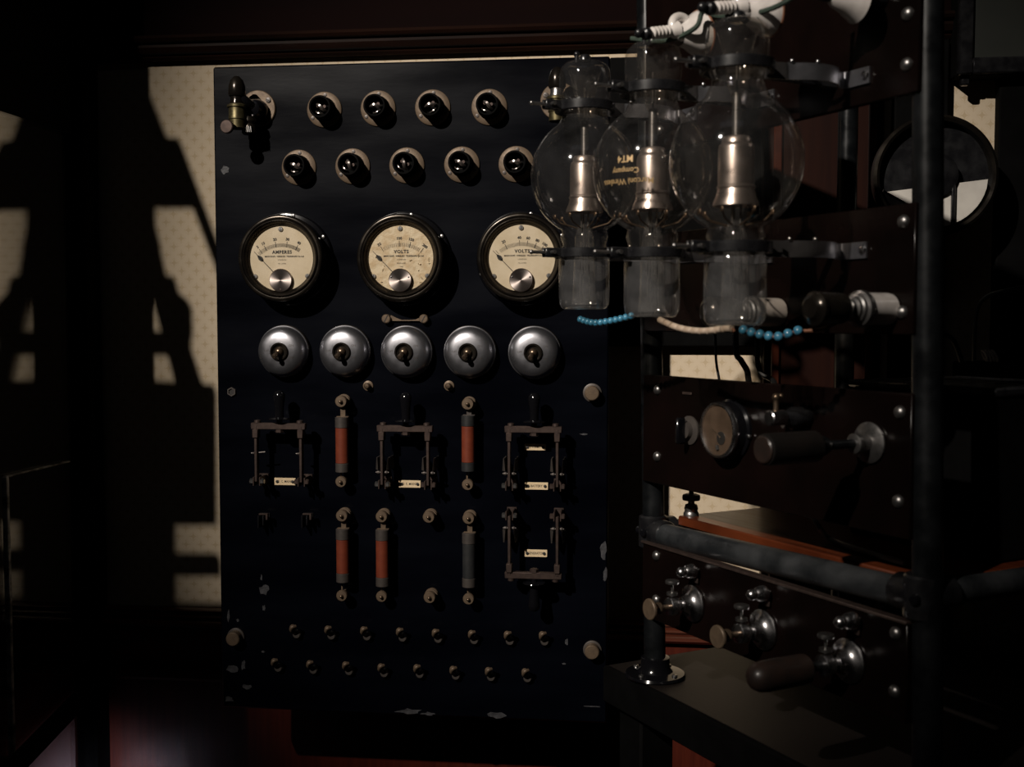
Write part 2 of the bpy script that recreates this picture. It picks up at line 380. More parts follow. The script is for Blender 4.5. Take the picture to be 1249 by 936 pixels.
# added, shadow-shaped ladder out of frame that throws the slanting shadow on the wall
YL = 1.08
def back(px, py):
    p = on_y(px, py, YW); t = (YW-YL)/(YW-LAMP.y); q = p+(LAMP-p)*t; return q
ld = thing('shadow_mask', 'added unseen shadow ladder just out of view, its slanting shadow on wallpaper', 'mask', (back(215, 400).x, YL, 0))
def mask_part(nm, pts, th=.018, lab=None):
    o = ld.location
    mb = MB().prism([((back(a, b).x-o.x), back(a, b).z) for a, b in pts], -th/2, th/2)  # every part, rails included, follows a wanted wall shadow outline
    return part(nm, mb.mesh(nm, M['matt_black']), ld)
mask_part('rail', [(205, 172), (219, 172), (291, 365), (277, 365)])
mask_part('mask_top', [(94, 150), (98, 20), (140, 20), (164, 70), (212, 190), (226, 212), (234, 250), (187, 250), (187, 270), (194, 297), (161, 297), (161, 150)])
mask_part('rail', [(160, 283), (190, 283), (202, 341), (216, 380), (231, 400), (231, 421), (248, 473), (215, 473), (199, 412), (184, 358)])
mask_part('mask_bottle', [(202, 341), (213, 341), (216, 358), (232, 372), (233, 410), (214, 380)])
mask_part('mask_strip', [(150, 321), (180, 321), (184, 337), (150, 337)])
mask_part('mask_strip', [(150, 409), (212, 409), (220, 429), (150, 429)])
mask_part('rail', [(96, 150), (161, 150), (161, 408), (172, 430), (180, 466), (180, 640), (68, 480), (72, 380), (98, 340), (54, 300), (68, 250)])
mask_part('mask_strip', [(130, 466), (262, 474), (262, 636), (130, 636)])
mask_part('mask_strip', [(-90, 283), (100, 283), (100, 296), (-90, 296)])
mask_part('mask_strip', [(28, 326), (100, 326), (90, 350), (36, 350)])
mask_part('mask_strip', [(-90, 475), (140, 475), (140, 640), (-90, 640)])
mask_part('rail', [(-90, 636), (42, 636), (42, 692), (-90, 692)])
mask_part('rail', [(72, 636), (211, 636), (211, 1150), (72, 1150)])
mask_part('mask_strip', [(205, 681), (267, 681), (267, 698), (205, 698)])
mask_part('mask_strip', [(-90, 690), (76, 690), (76, 1150), (-90, 1150)])
mask_part('mask_strip', [(205, 742), (300, 742), (300, 1150), (205, 1150)])
fl = MB(); fl.box((0, 0, (back(100, 1150).z)/2), (.5, .03, back(100, 1150).z)); part('mask_foot', fl.mesh('mask_foot', M['matt_black']), ld)

# ================================================================== SLATE SWITCHBOARD
xa = (on_y(259, 82, YP).x+on_y(271.5, 862, YP).x)/2; xb = on_y(741, 700, YP).x
za = (on_y(271, 862, YP).z+on_y(738, 884, YP).z)/2; zt = (on_y(259, 83, YP).z+on_y(745, 67, YP).z)/2
O = Vector(((xa+xb)/2, YP, (za+zt)/2))
sb = thing('switchboard_panel', 'big upright black slate switchboard carrying meters, switches and fuses', 'switchboard', (O.x, YP, za))
part('slate_slab', MB().bbox((0, .014, (zt-za)/2), (xb-xa, .028, zt-za), .0022).mesh('slate_slab', M['slate']), sb)
def loc_s(px, py, p=0.0):
    q = on_y(px, py, YP-p); return Vector((q.x, YP, q.z))
for px, py in ((283, 478), (722, 480), (284, 780), (722, 796)):
    q = loc_s(px, py)-Vector((O.x, 0, za)); q.y = 0
    part('standoff_bar', MB().cyl((q.x, .027, q.z), (q.x, YW-YP-(0.004 if py > 700 else 0), q.z), .012, 12).mesh('standoff_bar', M['iron_dark']), sb)
def chip(px, py, w, h, seed):
    rnd = random.Random(seed); q = loc_s(px, py)
    pts = []
    for i in range(11):
        a = 2*PI*i/11; k = rnd.uniform(.5, 1.15); pts.append((math.cos(a)*w*SL/2*k, math.sin(a)*h*SL/2*k))
    part('chipped_patch', MB().prism(pts, -.0005, .0005).mesh('chipped_patch', M['chip']), sb, (q.x-O.x, 0, q.z-za))
for i, c in enumerate([(283, 816, 16, 12), (297, 812, 6, 16), (301, 838, 12, 8), (279, 853, 14, 8), (279, 750, 4, 20), (290, 757, 4, 4),
                       (322, 719, 14, 16), (322, 742, 6, 10), (499, 868, 34, 8), (523, 871, 22, 5), (607, 873, 26, 10), (736, 672, 10, 24), (738, 700, 6, 20),
                       (274, 208, 15, 11), (319, 705, 3, 8), (321, 795, 5, 3), (688, 810, 6, 3), (691, 784, 4, 10), (722, 862, 26, 2), (712, 530, 10, 3)]): chip(*c, i)

# --- the four through bolts at the corners and the small screws
CACHE = {}
def cached(key, fn, m, angle=38):
    if key not in CACHE: CACHE[key] = fn().mesh(key, M[m], angle)
    return CACHE[key]
D = (0, -1, 0)                                   # outward from slate, local
def bolt_head(key, r, h, bev=.0012):
    return MB().lathe([(r*1.25, 0), (r*1.25, .0015), (r, .0016), (r, h-bev), (r-bev, h), (0, h+.0004)], (0, 0, 0), D, 28)
for px, py, lab in ((722, 480, 'large round brass bolt head at the middle right of the slate'), (722, 796, 'large round brass bolt head at the lower right corner of the slate'),
                    (284, 780, 'large round brass bolt head at the lower left corner, beside chipped slate')):
    t = thing('mounting_bolt', lab, 'bolt', loc_s(px, py, .014), 0, 'brass mounting bolts of the slate')
    part('head', cached('bolt_head', lambda: bolt_head('b', .0100, .016), 'dull_brass'), t)
    part('washer', cached('bolt_washer', lambda: MB().lathe([(.0128, 0), (.0128, .003), (.0115, .0035), (0, .0035)], (0, 0, 0), D, 28), 'fuse_cap'), t)
t = thing('bolt_socket', 'empty dark hexagonal bolt ring at the left edge of the slate', 'bolt', loc_s(283, 478))
part('ring', MB().lathe([(.0066, 0), (.0066, .003), (.0048, .003), (.0044, .0005), (0, .0005)], (0, 0, 0), D, 6).mesh('ring', M['fuse_cap']), t)
part('bore', MB().lathe([(.0046, .0004), (.0046, .0012), (0, .0012)], (0, 0, 0), D, 20).mesh('bore', M['ink']), t)
for px, py, lab in ((448, 471, 'small brass screw below the second nickel switch'), (547, 471, 'small brass screw between third and fourth nickel switches')):
    t = thing('brass_screw', lab, 'screw', loc_s(px, py, .006), 0, 'small brass screws under the switches')
    part('washer', cached('scw', lambda: MB().lathe([(.0072, 0), (.0072, .0018), (.005, .0026), (0, .0026)], (0, 0, 0), D, 20), 'dull_brass'), t)
    part('head', cached('sch', lambda: MB().lathe([(.0042, .002), (.0042, .009), (.003, .0105), (0, .0108)], (0, 0, 0), D, 16), 'brass'), t)

# --- lamp sockets
def small_screw(mb, x, z, y0, r=.0026):
    mb.lathe([(r, 0), (r*.9, .0008), (0, .0012)], (x, y0, z), D, 12)
def make_socket(loc, label, tw):
    t = thing('pilot_lamp_socket', label, 'socket', loc, 0, 'round sockets across the top of the slate')
    part('flange', cached('sk_flange', lambda: MB().lathe([(.0245, 0), (.0245, .0022), (.0235, .0030), (.015, .0032), (.015, .001), (0, .001)], (0, 0, 0), D, 40), 'dull_brass'), t)
    for a in (85, 215, 335):
        part('flange_screw', cached('sk_scr', lambda: MB().lathe([(.0026, 0), (.0024, .0008), (0, .0012)], (0, 0, 0), D, 12), 'fuse_cap'), t, (.0198*math.cos(R(a)), -.003, .0198*math.sin(R(a))))
    part('barrel', cached('sk_barrel', lambda: MB().lathe([(.0168, .002), (.0168, .005), (.0155, .006), (.0155, .024), (.0150, .0255), (.0128, .0255), (.0125, .024), (.0125, .010), (0, .010)], (0, 0, 0), D, 32), 'matt_black'), t)
    def contact():
        mb = MB(); pts = [(-.007, -.013, .006), (-.004, -.020, .003), (0, -.023, .001), (.003, -.021, -.003), (.007, -.016, -.005)]
        mb.tube(bez(pts, 4), [.0012+.0015*math.sin(PI*i/16) for i in range(17)], 6)
        mb.tube(bez([(-.008, -.013, -.004), (-.006, -.019, -.007), (-.001, -.020, -.0085), (.002, -.016, -.008)], 4), .0009, 6)
        return mb
    part('contact_spring', cached('sk_contact', contact, 'anode'), t, None, (0, tw, 0))
    def pl():
        mb = MB(); mb.cyl((-.004, -.010, .002), (-.004, -.019, .002), .0022, 10); mb.cyl((.005, -.010, .001), (.005, -.019, .001), .0022, 10)
        return mb
    part('plunger', cached('sk_pl', pl, 'copper'), t, None, (0, tw*.6, 0))
top = [(396, 134), (461.5, 132.5), (528, 131.5), (597, 131)]
low = [(365, 204.5), (430.5, 203), (496.5, 202), (563.5, 201), (630, 200.5)]
ordw = ['first', 'second', 'third', 'fourth', 'fifth']
for i, p in enumerate(top): make_socket(loc_s(*p), '%s round lamp socket from the left in the upper row of four' % ordw[i].capitalize(), [0, -.7, -.9, .1][i])
for i, p in enumerate(low): make_socket(loc_s(*p), '%s round lamp socket from the left in the lower row of five' % ordw[i].capitalize(), [-.2, .5, .6, -.1, -.6][i])

# --- bracket lamp holders at the top corners
def bracket(px, py, hx, label, full):
    t = thing('bracket_lamp_holder', label, 'lamp holder', loc_s(px, py), 0)
    part('back_plate', MB().lathe([(.0255, 0), (.0255, .0025), (.0245, .0033), (0, .0036)], (0, 0, 0), D, 44).mesh('back_plate', M['dull_brass']), t)
    mb = MB()
    for a in (35, 155, 275): mb.lathe([(.0040, 0), (.0036, .0014), (0, .0022)], (.0195*math.cos(R(a)), -.0034, .0195*math.sin(R(a))), D, 16)
    sc = part('plate_screw', mb.mesh('plate_screw', M['fuse_cap']), t)
    mb = MB()
    for a in (35, 155, 275): mb.box((.0195*math.cos(R(a)), -.0056, .0195*math.sin(R(a))), (.0062, .0004, .0008), Matrix.Rotation(.5, 3, 'Y'))
    part('slot', mb.mesh('slot', M['ink']), sc)
    mb = MB(); mb.lathe([(.0165, .003), (.0165, .012), (.0135, .020), (.0105, .026), (0, .030)], (0, 0, -.004), D, 28)
    mb.tube(bez([(0, -.022, -.002), (hx*.4, -.034, .004), (hx*.8, -.036, .010), (hx, -.038, .012)], 5), .0072, 12)
    part('elbow', mb.mesh('elbow', M['black_gloss']), t)
    if full:
        mb = MB(); mb.lathe([(.009, 0), (.0105, -.006), (.0085, -.010), (.010, -.014), (.0102, -.022), (.008, -.024), (0, -.024)], (-.004, -.026, -.016), (0, 0, 1), 24)
        part('drop_socket', mb.mesh('drop_socket', M['bronze']), t)
        mb = MB()
        for k in range(5): mb.cyl((-.009+k*.0026, -.036, -.030), (-.008+k*.0026, -.036, -.038), .0007, 6)
        part('spring', mb.mesh('spring', M['steel']), t)
    hc = Vector((hx, -.038, 0))
    part('cap', MB().lathe([(.0105, .010), (.0118, .013), (.0112, .024), (.0085, .032), (.004, .037), (0, .038)], hc, (0, 0, 1), 28).mesh('cap', M['bronze']), t)
    part('gallery', MB().lathe([(.0095, -.004), (.0100, .001), (.0088, .004), (.0092, .010)], hc, (0, 0, 1), 28).mesh('gallery', M['steel' if not full else 'bronze']), t)
    mb = MB().lathe([(.0095, -.034), (.0108, -.033), (.0108, -.022), (.0118, -.021), (.0118, -.018), (.0114, -.017), (.0114, -.006), (.0135, -.005), (.0135, -.002), (.0112, -.001), (.0095, .000)], hc, (0, 0, 1), 32)
    part('holder_ring', mb.mesh('holder_ring', M['olive_brass']), t, label='greenish brass threaded ring')
    if full:
        mb = MB(); k0 = Vector((hx-.004, -.043, -.030)); k1 = Vector((hx-.007, -.054, -.034))
        mb.cyl(k0, k1, .0025, 10); ax = Vector((-.1, -1, 0)).normalized()
        mb.lathe([(.0085, 0), (.0092, .001), (.0092, .005), (.0082, .0062), (0, .0065)], k1, ax, 24)
        part('turn_key', mb.mesh('turn_key', M['copper']), t)
    return t
bracket(315, 133, -.0165, 'brass bracket lamp holder with turn key at the top left corner of the slate', True)
bracket(682, 124, .000, 'brass bracket lamp holder at the top right corner, partly behind the glass valves', False)

# --- meters
def make_meter(px, py, kind, label):
    t = thing('panel_meter', label, 'meter', loc_s(px, py, .036), 0, 'round panel meters in a row')
    part('case', cached('mt_case', lambda: MB().lathe([(.0655, 0), (.0655, .004), (.0635, .007), (.0585, .008), (.0575, .012), (.0575, .030), (.0490, .030), (.0490, .026), (0, .026)], (0, 0, 0), D, 64), 'black_gloss'), t)
    for a in (80, 30, 200, 270): part('case_screw', cached('mt_cs', lambda: MB().lathe([(.0026, 0), (.0024, .002), (0, .003)], (0, 0, 0), D, 12), 'steel'), t, (.0615*math.cos(R(a)), -.0068, .0615*math.sin(R(a))))
    def bez_():
        return MB().lathe([(.0585, .027), (.0600, .030), (.0600, .034), (.0588, .0365), (.0570, .0380), (.0545, .0375), (.0540, .0360), (.0530, .0385), (.0515, .0390), (.0500, .0375), (.0485, .0350), (.0470, .0330), (.0455, .0318), (.0455, .0290)], (0, 0, 0), D, 72, close=False)
    part('bezel', cached('mt_bezel', bez_, 'bronze', 60), t)
    worn = kind == 'volts_worn'
    part('dial', MB().lathe([(.0475, .0280), (.0475, .0296), (0, .0298)], (0, 0, 0), D, 64).mesh('dial', M['dial_worn' if worn else 'dial']), t)
    y = -.0301; PZ = -.0305; dk = MB(); ft = MB()
    word = 'AMPERES' if kind == 'amperes' else 'VOLTS'
    pf = lambda ox, oz: (lambda x, zz: (x+ox, y, zz+oz))
    dk.text(word, .0062, pf(.0010, .0085), bold=.00022, sx=1.15)
    sm = MB(); sm.text("MARCONI'S  WIRELESS  TELEGRAPH Co Ltd", .0029, pf(.0040, .0026), sx=1.0, bold=.00008)
    sm.text('LONDON', .0024, pf(.0010, -.0022), sx=1.2); sm.text('No 21856' if not worn else 'ENGLAND', .0024, pf(.0010, -.0072), sx=1.15)
    if worn: sm.text('1922', .0024, pf(.0010, -.0118))
    def tick(mb, a, r0, r1, wd):
        ca, sa = math.sin(R(a)), math.cos(R(a)); nx, nz = sa*wd/2, -ca*wd/2
        mb.add([(ca*r0+nx, y, PZ+sa*r0+nz), (ca*r1+nx, y, PZ+sa*r1+nz), (ca*r1-nx, y, PZ+sa*r1-nz), (ca*r0-nx, y, PZ+sa*r0-nz)], [(0, 1, 2, 3)])
    if kind == 'amperes': maj = [(-36, '5'), (-27, '10'), (-9, '20'), (9, '30'), (26, '40')]; rng = (-41, 33); st = 1.35
    elif worn: maj = [(-31, '50'), (-2, '100'), (15, '150'), (36, '200')]; rng = (-28, 34); st = 2.3
    else: maj = [(-25, '20'), (-3, '40'), (9, '60'), (22, '80'), (33, '100')]; rng = (-36, 32); st = 1.5
    a = rng[0]
    while a < rng[1]: tick(ft, a, .0462, .0512, .00040); a += st
    for a, s_ in maj:
        tick(dk, a, .0462, .0540, .00060)
        cx, cz = math.sin(R(a))*.0572, PZ+math.cos(R(a))*.0572
        dk.text(s_, .0052, (lambda x, zz, cx=cx, cz=cz, a=a: (cx+x*math.cos(R(a))+zz*math.sin(R(a)), y, cz-x*math.sin(R(a))+zz*math.cos(R(a)))), bold=.00016)
    if kind == 'volts': tick(dk, -41, .0470, .0535, .0006)
    part('scale_figures', dk.mesh('scale_figures', M['ink']), t); part('scale_ticks', ft.mesh('scale_ticks', M['faint_ink']), t); part('maker_lettering', sm.mesh('maker_lettering', M['ink' if worn else 'faint_ink']), t)
    a = -44; r1 = .0555; ca, sa = math.sin(R(a)), math.cos(R(a)); pt = MB()
    def P(r, o, yy=-.0312): return (ca*r+sa*o, yy, PZ+sa*r-ca*o)
    wv = .0005
    def flat(pl):
        k = len(pl); pt.add([(x, yy-.0003, zz) for x, yy, zz in pl]+[(x, yy+.0003, zz) for x, yy, zz in pl],
            [tuple(range(k)), tuple(range(2*k-1, k-1, -1))]+[(i, i+k, (i+1) % k+k, (i+1) % k) for i in range(k)])
    flat([P(.010, -wv), P(.010, wv), P(r1, wv*.6), P(r1, -wv*.6)])
    flat([P(.0375, 0), P(.0400, .0020), P(.0430, .0030), P(.0458, .0018), P(.0490, 0), P(.0458, -.0018), P(.0430, -.0030), P(.0400, -.0020)])
    part('needle', pt.mesh('needle', M['ink']), t)
    bs = part('boss', cached('mt_boss', lambda: MB().lathe([(.0150, .0290), (.0160, .0300), (.0160, .0345), (.0152, .0352), (.0040, .0352), (0, .0350)], (0, 0, PZ), D, 48), 'boss'), t)
    mb = MB()
    for a_ in ((160, 20) if kind != 'amperes' else (270,)): mb.lathe([(.0014, 0), (.0012, .0006), (0, .0008)], (.0128*math.cos(R(a_)), -.0351, PZ+.0128*math.sin(R(a_))), D, 10)
    part('rivet', mb.mesh('rivet', M['copper' if kind == 'amperes' else 'chrome']), bs)
    for x, zz in ((-.0005, .0400), (-.0375, -.0250), (.0370, -.0245)):
        sc = part('dial_screw', cached('mt_ds', lambda: MB().lathe([(.0034, 0), (.0034, .0012), (.0028, .0020), (0, .0022)], (0, 0, 0), D, 16), 'steel'), t, (x, -.0297, zz))
        part('slot', cached('mt_sl', lambda: MB().box((0, -.0023, 0), (.0007, .0003, .0052)), 'ink'), sc)
    if worn:
        rnd = random.Random(3); mb = MB()
        for i in range(34):
            a_ = rnd.uniform(150, 390); rr = rnd.uniform(.012, .040); x, zz = rr*math.cos(R(a_)), rr*math.sin(R(a_))-.004
            if zz > .006 or (abs(x) < .017 and abs(zz-PZ) < .017) or math.hypot(x, zz) > .042: continue
            q = rnd.uniform(0, PI); ln = rnd.uniform(.0014, .0042); wd = ln*rnd.uniform(.25, .6)
            pts = [(x+math.cos(q)*ln, zz+math.sin(q)*ln), (x-math.sin(q)*wd, zz+math.cos(q)*wd), (x-math.cos(q)*ln, zz-math.sin(q)*ln)]
            vs = [(pts[0][0], -.0299, pts[0][1]), (pts[1][0], -.0299-rnd.uniform(.0012, .0030), pts[1][1]), (pts[2][0], -.0299, pts[2][1]), (x+math.sin(q)*wd*.3, -.0299, zz-math.cos(q)*wd*.3)]
            mb.add(vs, [(0, 1, 2), (0, 2, 3), (0, 3, 1), (1, 3, 2)])
        o = part('paint_flakes', mb.mesh('paint_flakes', M['flake'], 10), t, label='curling flakes of the cream dial paint'); o['kind'] = 'stuff'
    part('glass', cached('mt_glass', lambda: MB().lathe([(0, .0362), (.0488, .0362)], (0, 0, 0), D, 48, close=False), 'thin'), t)
make_meter(341.5, 315, 'amperes', 'left round meter marked AMPERES with cream dial in dark bronze rim')
make_meter(487.5, 314.5, 'volts_worn', 'middle round VOLTS meter with flaking cream dial')
make_meter(635.5, 314, 'volts', 'right round VOLTS meter with clean dial, partly behind a glass valve')

# --- brass bridge strip below the middle meter
t = thing('brass_strip', 'short brass strip with slotted screw heads under the middle meter', 'bracket', loc_s(494, 389, .004))
part('strip', MB().prism([(-.024, -.003), (-.020, .005), (-.012, .001), (-.005, -.0015), (.008, -.0015), (.015, -.001), (.026, .004), (.029, -.003)], -.004, 0).mesh('strip', M['dull_brass']), t)
for x in (-.026, .027):
    s_ = part('screw_head', MB().lathe([(.0062, 0), (.0062, .0085), (.0052, .0095), (0, .0097)], (x, 0, 0), D, 22).mesh('screw_head', M['dull_brass']), t)
    part('slot', MB().box((x, -.0098, 0), (.0012, .0004, .0105), Matrix.Rotation(.5, 3, 'Y')).mesh('slot', M['ink']), s_)

# --- nickel tumbler switches
def make_tumbler(px, py, i):
    t = thing('tumbler_switch', ['leftmost round nickel tumbler switch, under the AMPERES meter', 'second round nickel tumbler switch from the left', 'middle one of the five round nickel tumbler switches',
              'fourth round nickel tumbler switch from the left', 'rightmost round nickel tumbler switch, under the right meter'][i], 'switch', loc_s(px, py, .018), 0, 'round nickel tumbler switches in a row')
    part('base', cached('sw_base', lambda: MB().lathe([(.0370, 0), (.0370, .006), (.0350, .007), (0, .007)], (0, 0, 0), D, 56), 'bronze'), t)
    part('cover', cached('sw_cover', lambda: MB().lathe([(.0352, .0055), (.0362, .0062), (.0362, .0085), (.0350, .0092), (.0346, .0120), (.0335, .0170), (.0305, .0215), (.0260, .0245), (.0200, .0260), (.0128, .0266), (.0126, .0250)], (0, 0, 0), D, 72, close=False), 'dome', 30), t)
    c = part('collar', cached('sw_collar', lambda: MB().lathe([(.0128, .0240), (.0128, .0285), (.0118, .0295), (.0104, .0295), (.0096, .0270), (0, .0262)], (0, 0, 0), D, 40), 'bronze'), t)
    def lever():
        mb = MB(); mb.ball((0, -.0275, 0), .0062, 16)
        mb.tube([(0, -.029, -.0005), (-.001, -.035, -.003), (-.002, -.041, -.006), (-.0023, -.0430, -.0068)], [.0034, .0028, .0038, .0026], 14)
        return mb
    part('lever', cached('sw_lever', lever, 'brass'), t)
    part('lever_shade', cached('sw_shade', lambda: MB().lathe([(.0036, .0245), (.0036, .0272), (0, .0272)], (.0035, 0, -.0125), D, 18), 'ink'), t)  # dark disc painted in where the lever's shadow falls
    mb = MB(); f = lambda ox, oz: (lambda x, zz: (x+ox, -.0268-0*x, zz+oz))
    mb.text('ON', .0042, f(.017, .0085)); mb.text('OFF', .0042, f(-.0185, .001)); mb.text('OFF', .0038, f(.0165, -.0085)); mb.box((-.0185, -.0266, -.0025), (.010, .0004, .0004))
    vs = []
    prof = [(.0352, .0088), (.0346, .0120), (.0335, .0170), (.0305, .0215), (.0260, .0245), (.0200, .0260), (.0128, .0266)]
    for v in mb.v:                                # press the engraving onto the curved cover
        r = math.hypot(v[0], v[2]); h = .0266
        for (ra, ha), (rb, hb) in zip(prof, prof[1:]):
            if rb <= r <= ra: h = hb+(ha-hb)*(r-rb)/(ra-rb)
        vs.append((v[0], -h-.00012, v[2]))
    mb.v = vs
    if 'sw_txt' not in CACHE: CACHE['sw_txt'] = mb.mesh('sw_txt', M['fuse_cap'])
    part('engraving', CACHE['sw_txt'], t)
for i, p in enumerate([(343, 429), (418.5, 429), (494, 429.5), (571.5, 430), (651, 430.5)]): make_tumbler(*p, i)

# --- knife switches
K = SL*.985
def plate(px, py, wd, ht, text, label):
    t = thing('label_plate', label, 'label', loc_s(px, py), 0, 'small ivory label plates')
    part('tablet', MB().bbox((0, -.0008, 0), (wd*SL, .0016, ht*SL), .0003).mesh('tablet', M['ivory']), t)
    part('lettering', MB().text(text, ht*SL*.46, lambda x, zz: (x*.80, -.00175, zz), bold=.00006, sx=1.05).mesh('lettering', M['ink']), t)
    mb = MB()
    for s_ in (-1, 1): mb.lathe([(.0022, 0), (.0020, .0012), (0, .0018)], (s_*(wd/2-3.6)*SL, -.0016, 0), D, 14)
    part('pin', mb.mesh('pin', M['ink']), t)
def knife(px, py, label, length=68, half=28.5, up=1, clips_far=False, handle=42, pairs=True):
    """origin at the crossbar; sizes in photo pixels, up=1: handle above"""
    p = .030
    t = thing('knife_switch', label, 'switch', loc_s(px, py, p), 0, 'double pole knife switches')
    k = K; u = up
    part('crossbar', MB().bbox((0, -p, 0), (69*k, .009, 8*k), .0008).mesh('crossbar', M['copper']), t)
    mb = MB(); mb.lathe([(.0062, 0), (.0062, .004), (.0048, .005), (0, .005)], (1*k, -p, -4*k*u), (0, 0, -u), 6)
    for s_ in (-1, 1): part('bar_screw', MB().lathe([(.0048, 0), (.0045, .0035), (0, .0045)], (s_*27*k, -p, 4*k*u), (0, 0, u), 16).mesh('bar_screw', M['copper']), t)
    part('nut', mb.mesh('nut', M['copper']), t)
    mb = MB().lathe([(.0040, 4*k), (.0040, 8*k), (.0150, 8.5*k), (.0155, 9.5*k), (.0060, 11*k), (.0058, 16*k), (.0066, 26*k), (.0082, 36*k), (.0078, 40*k), (.0045, 43.5*k), (0, 44.2*k)], (1*k, -p, 0), (0, 0, u), 28)
    part('handle', mb.mesh('handle', M['black_gloss']), t)
    for s_ in (-1, 1):
        part('blade', MB().bbox((s_*half*k, -p, -u*length*k/2), (3.4*k, .010, length*k), .0006).mesh('blade', M['copper']), t)
        part('blade_clamp', MB().bbox((s_*half*k, -p-.001, -u*9*k), (7*k, .012, 11*k), .0008).mesh('blade_clamp', M['copper']), t)
        # hinge at the far end: two cheeks rising from the slate, bolt and nuts across
        hz = -u*(length)*k
        mb = MB()
        for q in (-1, 1):
            mb.bbox((s_*half*k+q*4.0*k, -(p+.003)/2, hz), (1.6*k, p+.003, 11*k), .0004)
        mb.bbox((s_*half*k, -.0015, hz), (12*k, .003, 13*k), .0005)
        part('hinge_post', mb.mesh('hinge_post', M['copper']), t)
        mb = MB(); mb.lathe([(.0042, 0), (.0042, .004), (.0032, .005), (0, .005)], (s_*half*k+4.8*k, -p, hz), (1, 0, 0), 6)
        mb.lathe([(.0042, 0), (.0042, .004), (.0032, .005), (0, .005)], (s_*half*k-4.8*k, -p, hz), (-1, 0, 0), 6)
        part('hinge_nut', mb.mesh('hinge_nut', M['steel' if s_ < 0 else 'copper']), t)
        if pairs:
            mz = -u*(length-15)*k; mb = MB()
            mb.cyl((s_*half*k-8*k, -p, mz), (s_*half*k+8*k, -p, mz), .0011, 8)
            for q in (-1, 1): mb.lathe([(.0022, 0), (.0026, .002), (.0016, .004), (0, .0042)], (s_*half*k+q*3.5*k, -p, mz), (q, 0, 0), 12)
            part('cross_pin', mb.mesh('cross_pin', M['fuse_cap']), t)
            mb = MB()
            for q in (-1, 1):
                mb.add([(s_*half*k+q*5*k, -p-.002, mz+u*3*k), (s_*half*k+q*9*k, -p+.004, mz+u*3*k), (s_*half*k+q*8*k, -p+.004, mz+u*18*k), (s_*half*k+q*6.5*k, -p+.001, mz+u*18*k),
                        (s_*half*k+q*5*k, 0, mz+u*3*k), (s_*half*k+q*9*k, 0, mz+u*3*k), (s_*half*k+q*8*k, 0, mz+u*18*k), (s_*half*k+q*6.5*k, 0, mz+u*18*k)],
                       [(0, 1, 2, 3), (7, 6, 5, 4), (0, 4, 5, 1), (1, 5, 6, 2), (2, 6, 7, 3), (3, 7, 4, 0)])
            part('jaw', mb.mesh('jaw', M['fuse_cap']), t)
        else:
            mz = -u*34*k; mb = MB(); mb.cyl((s_*half*k-7*k, -p, mz), (s_*half*k+8*k*(s_ < 0)+3*k, -p, mz+.002), .0010, 8)
            mb.ball((s_*half*k-4*k, -p, mz), .0018, 10); part('cross_pin', mb.mesh('cross_pin', M['fuse_cap']), t)
    return t
knife(340, 520, 'left knife switch, closed, black handle up, single ivory label at its foot', pairs=False, length=69)
knife(494, 523, 'middle knife switch, closed, black handle up, between two red fuses', length=69)
knife(650.5, 524, 'right upper knife switch, closed, black handle up, two ivory labels inside', length=69, half=29)
knife(650.5, 702, 'right lower knife switch, upside down with its black handle hanging', length=72, half=29, up=-1)
plate(348, 587.5, 27, 9, 'D. C. MAINS', 'ivory label plate at the foot of the left knife switch')
plate(500, 590.5, 27, 9, 'D. E. MAINS', 'ivory label plate at the foot of the middle knife switch')
plate(653, 545.5, 26, 8, 'DYNAMO', 'upper ivory label inside the right knife switch, half in shadow')
plate(654.5, 593, 28, 9, 'BATTERY', 'ivory label plate reading BATTERY')
plate(653.5, 675, 28, 9, 'GENERATOR', 'ivory label plate inside the lower right knife switch')
for px, lab in ((321, 'left empty black contact clip under the left knife switch'), (374, 'right empty black contact clip under the left knife switch')):
    t = thing('contact_clip', lab, 'clip', loc_s(px, 634, .01), 0, 'empty knife switch clips')
    def cl():
        mb = MB(); mb.bbox((-.004, -.010, -.002), (.002, .020, .018), .0005); mb.bbox((.003, -.010, 0), (.002, .020, .014), .0005)
        mb.bbox((0, -.0012, 0), (.014, .0024, .016), .0004); return mb
    part('jaws', cached('clip_jaws', cl, 'black'), t)
    part('top_strap', cached('clip_strap', lambda: MB().bbox((.003, -.016, .009), (.013, .006, .002), .0004).bbox((.008, -.016, .005), (.003, .006, .008), .0004), 'copper'), t)

# --- cartridge fuses
def terminal_mb():
    return MB().lathe([(.0085, 0), (.0085, .003), (.0068, .0032), (.0068, .006), (.0095, .0062), (.0095, .0078), (.0068, .008), (.0068, .010), (.0092, .0102), (.0092, .0118), (.0060, .012), (.0060, .016),
                       (.0080, .0165), (.0084, .0175), (.0084, .0225), (.0074, .0238), (.0030, .0240), (.0030, .0245), (.0026, .0262), (0, .0268)], (0, 0, 0), D, 28)
def nut_mb():
    return MB().lathe([(.0045, 0), (.0045, .016), (.0076, .0162), (.0080, .017), (.0080, .0205), (.0070, .0218), (.0028, .0220), (.0024, .0240), (0, .0245)], (0, 0, 0), D, 24)
def stud(name, px, py, lab, grp='brass stud terminals'):
    t = thing(name, lab, 'terminal', loc_s(px, py, .022), 0, grp)
    part('washers', cached('term_w', terminal_mb, 'dull_brass'), t); part('tip', cached('term_tip', lambda: MB().ball((0, -.0265, 0), .0024, 10), 'brass'), t)
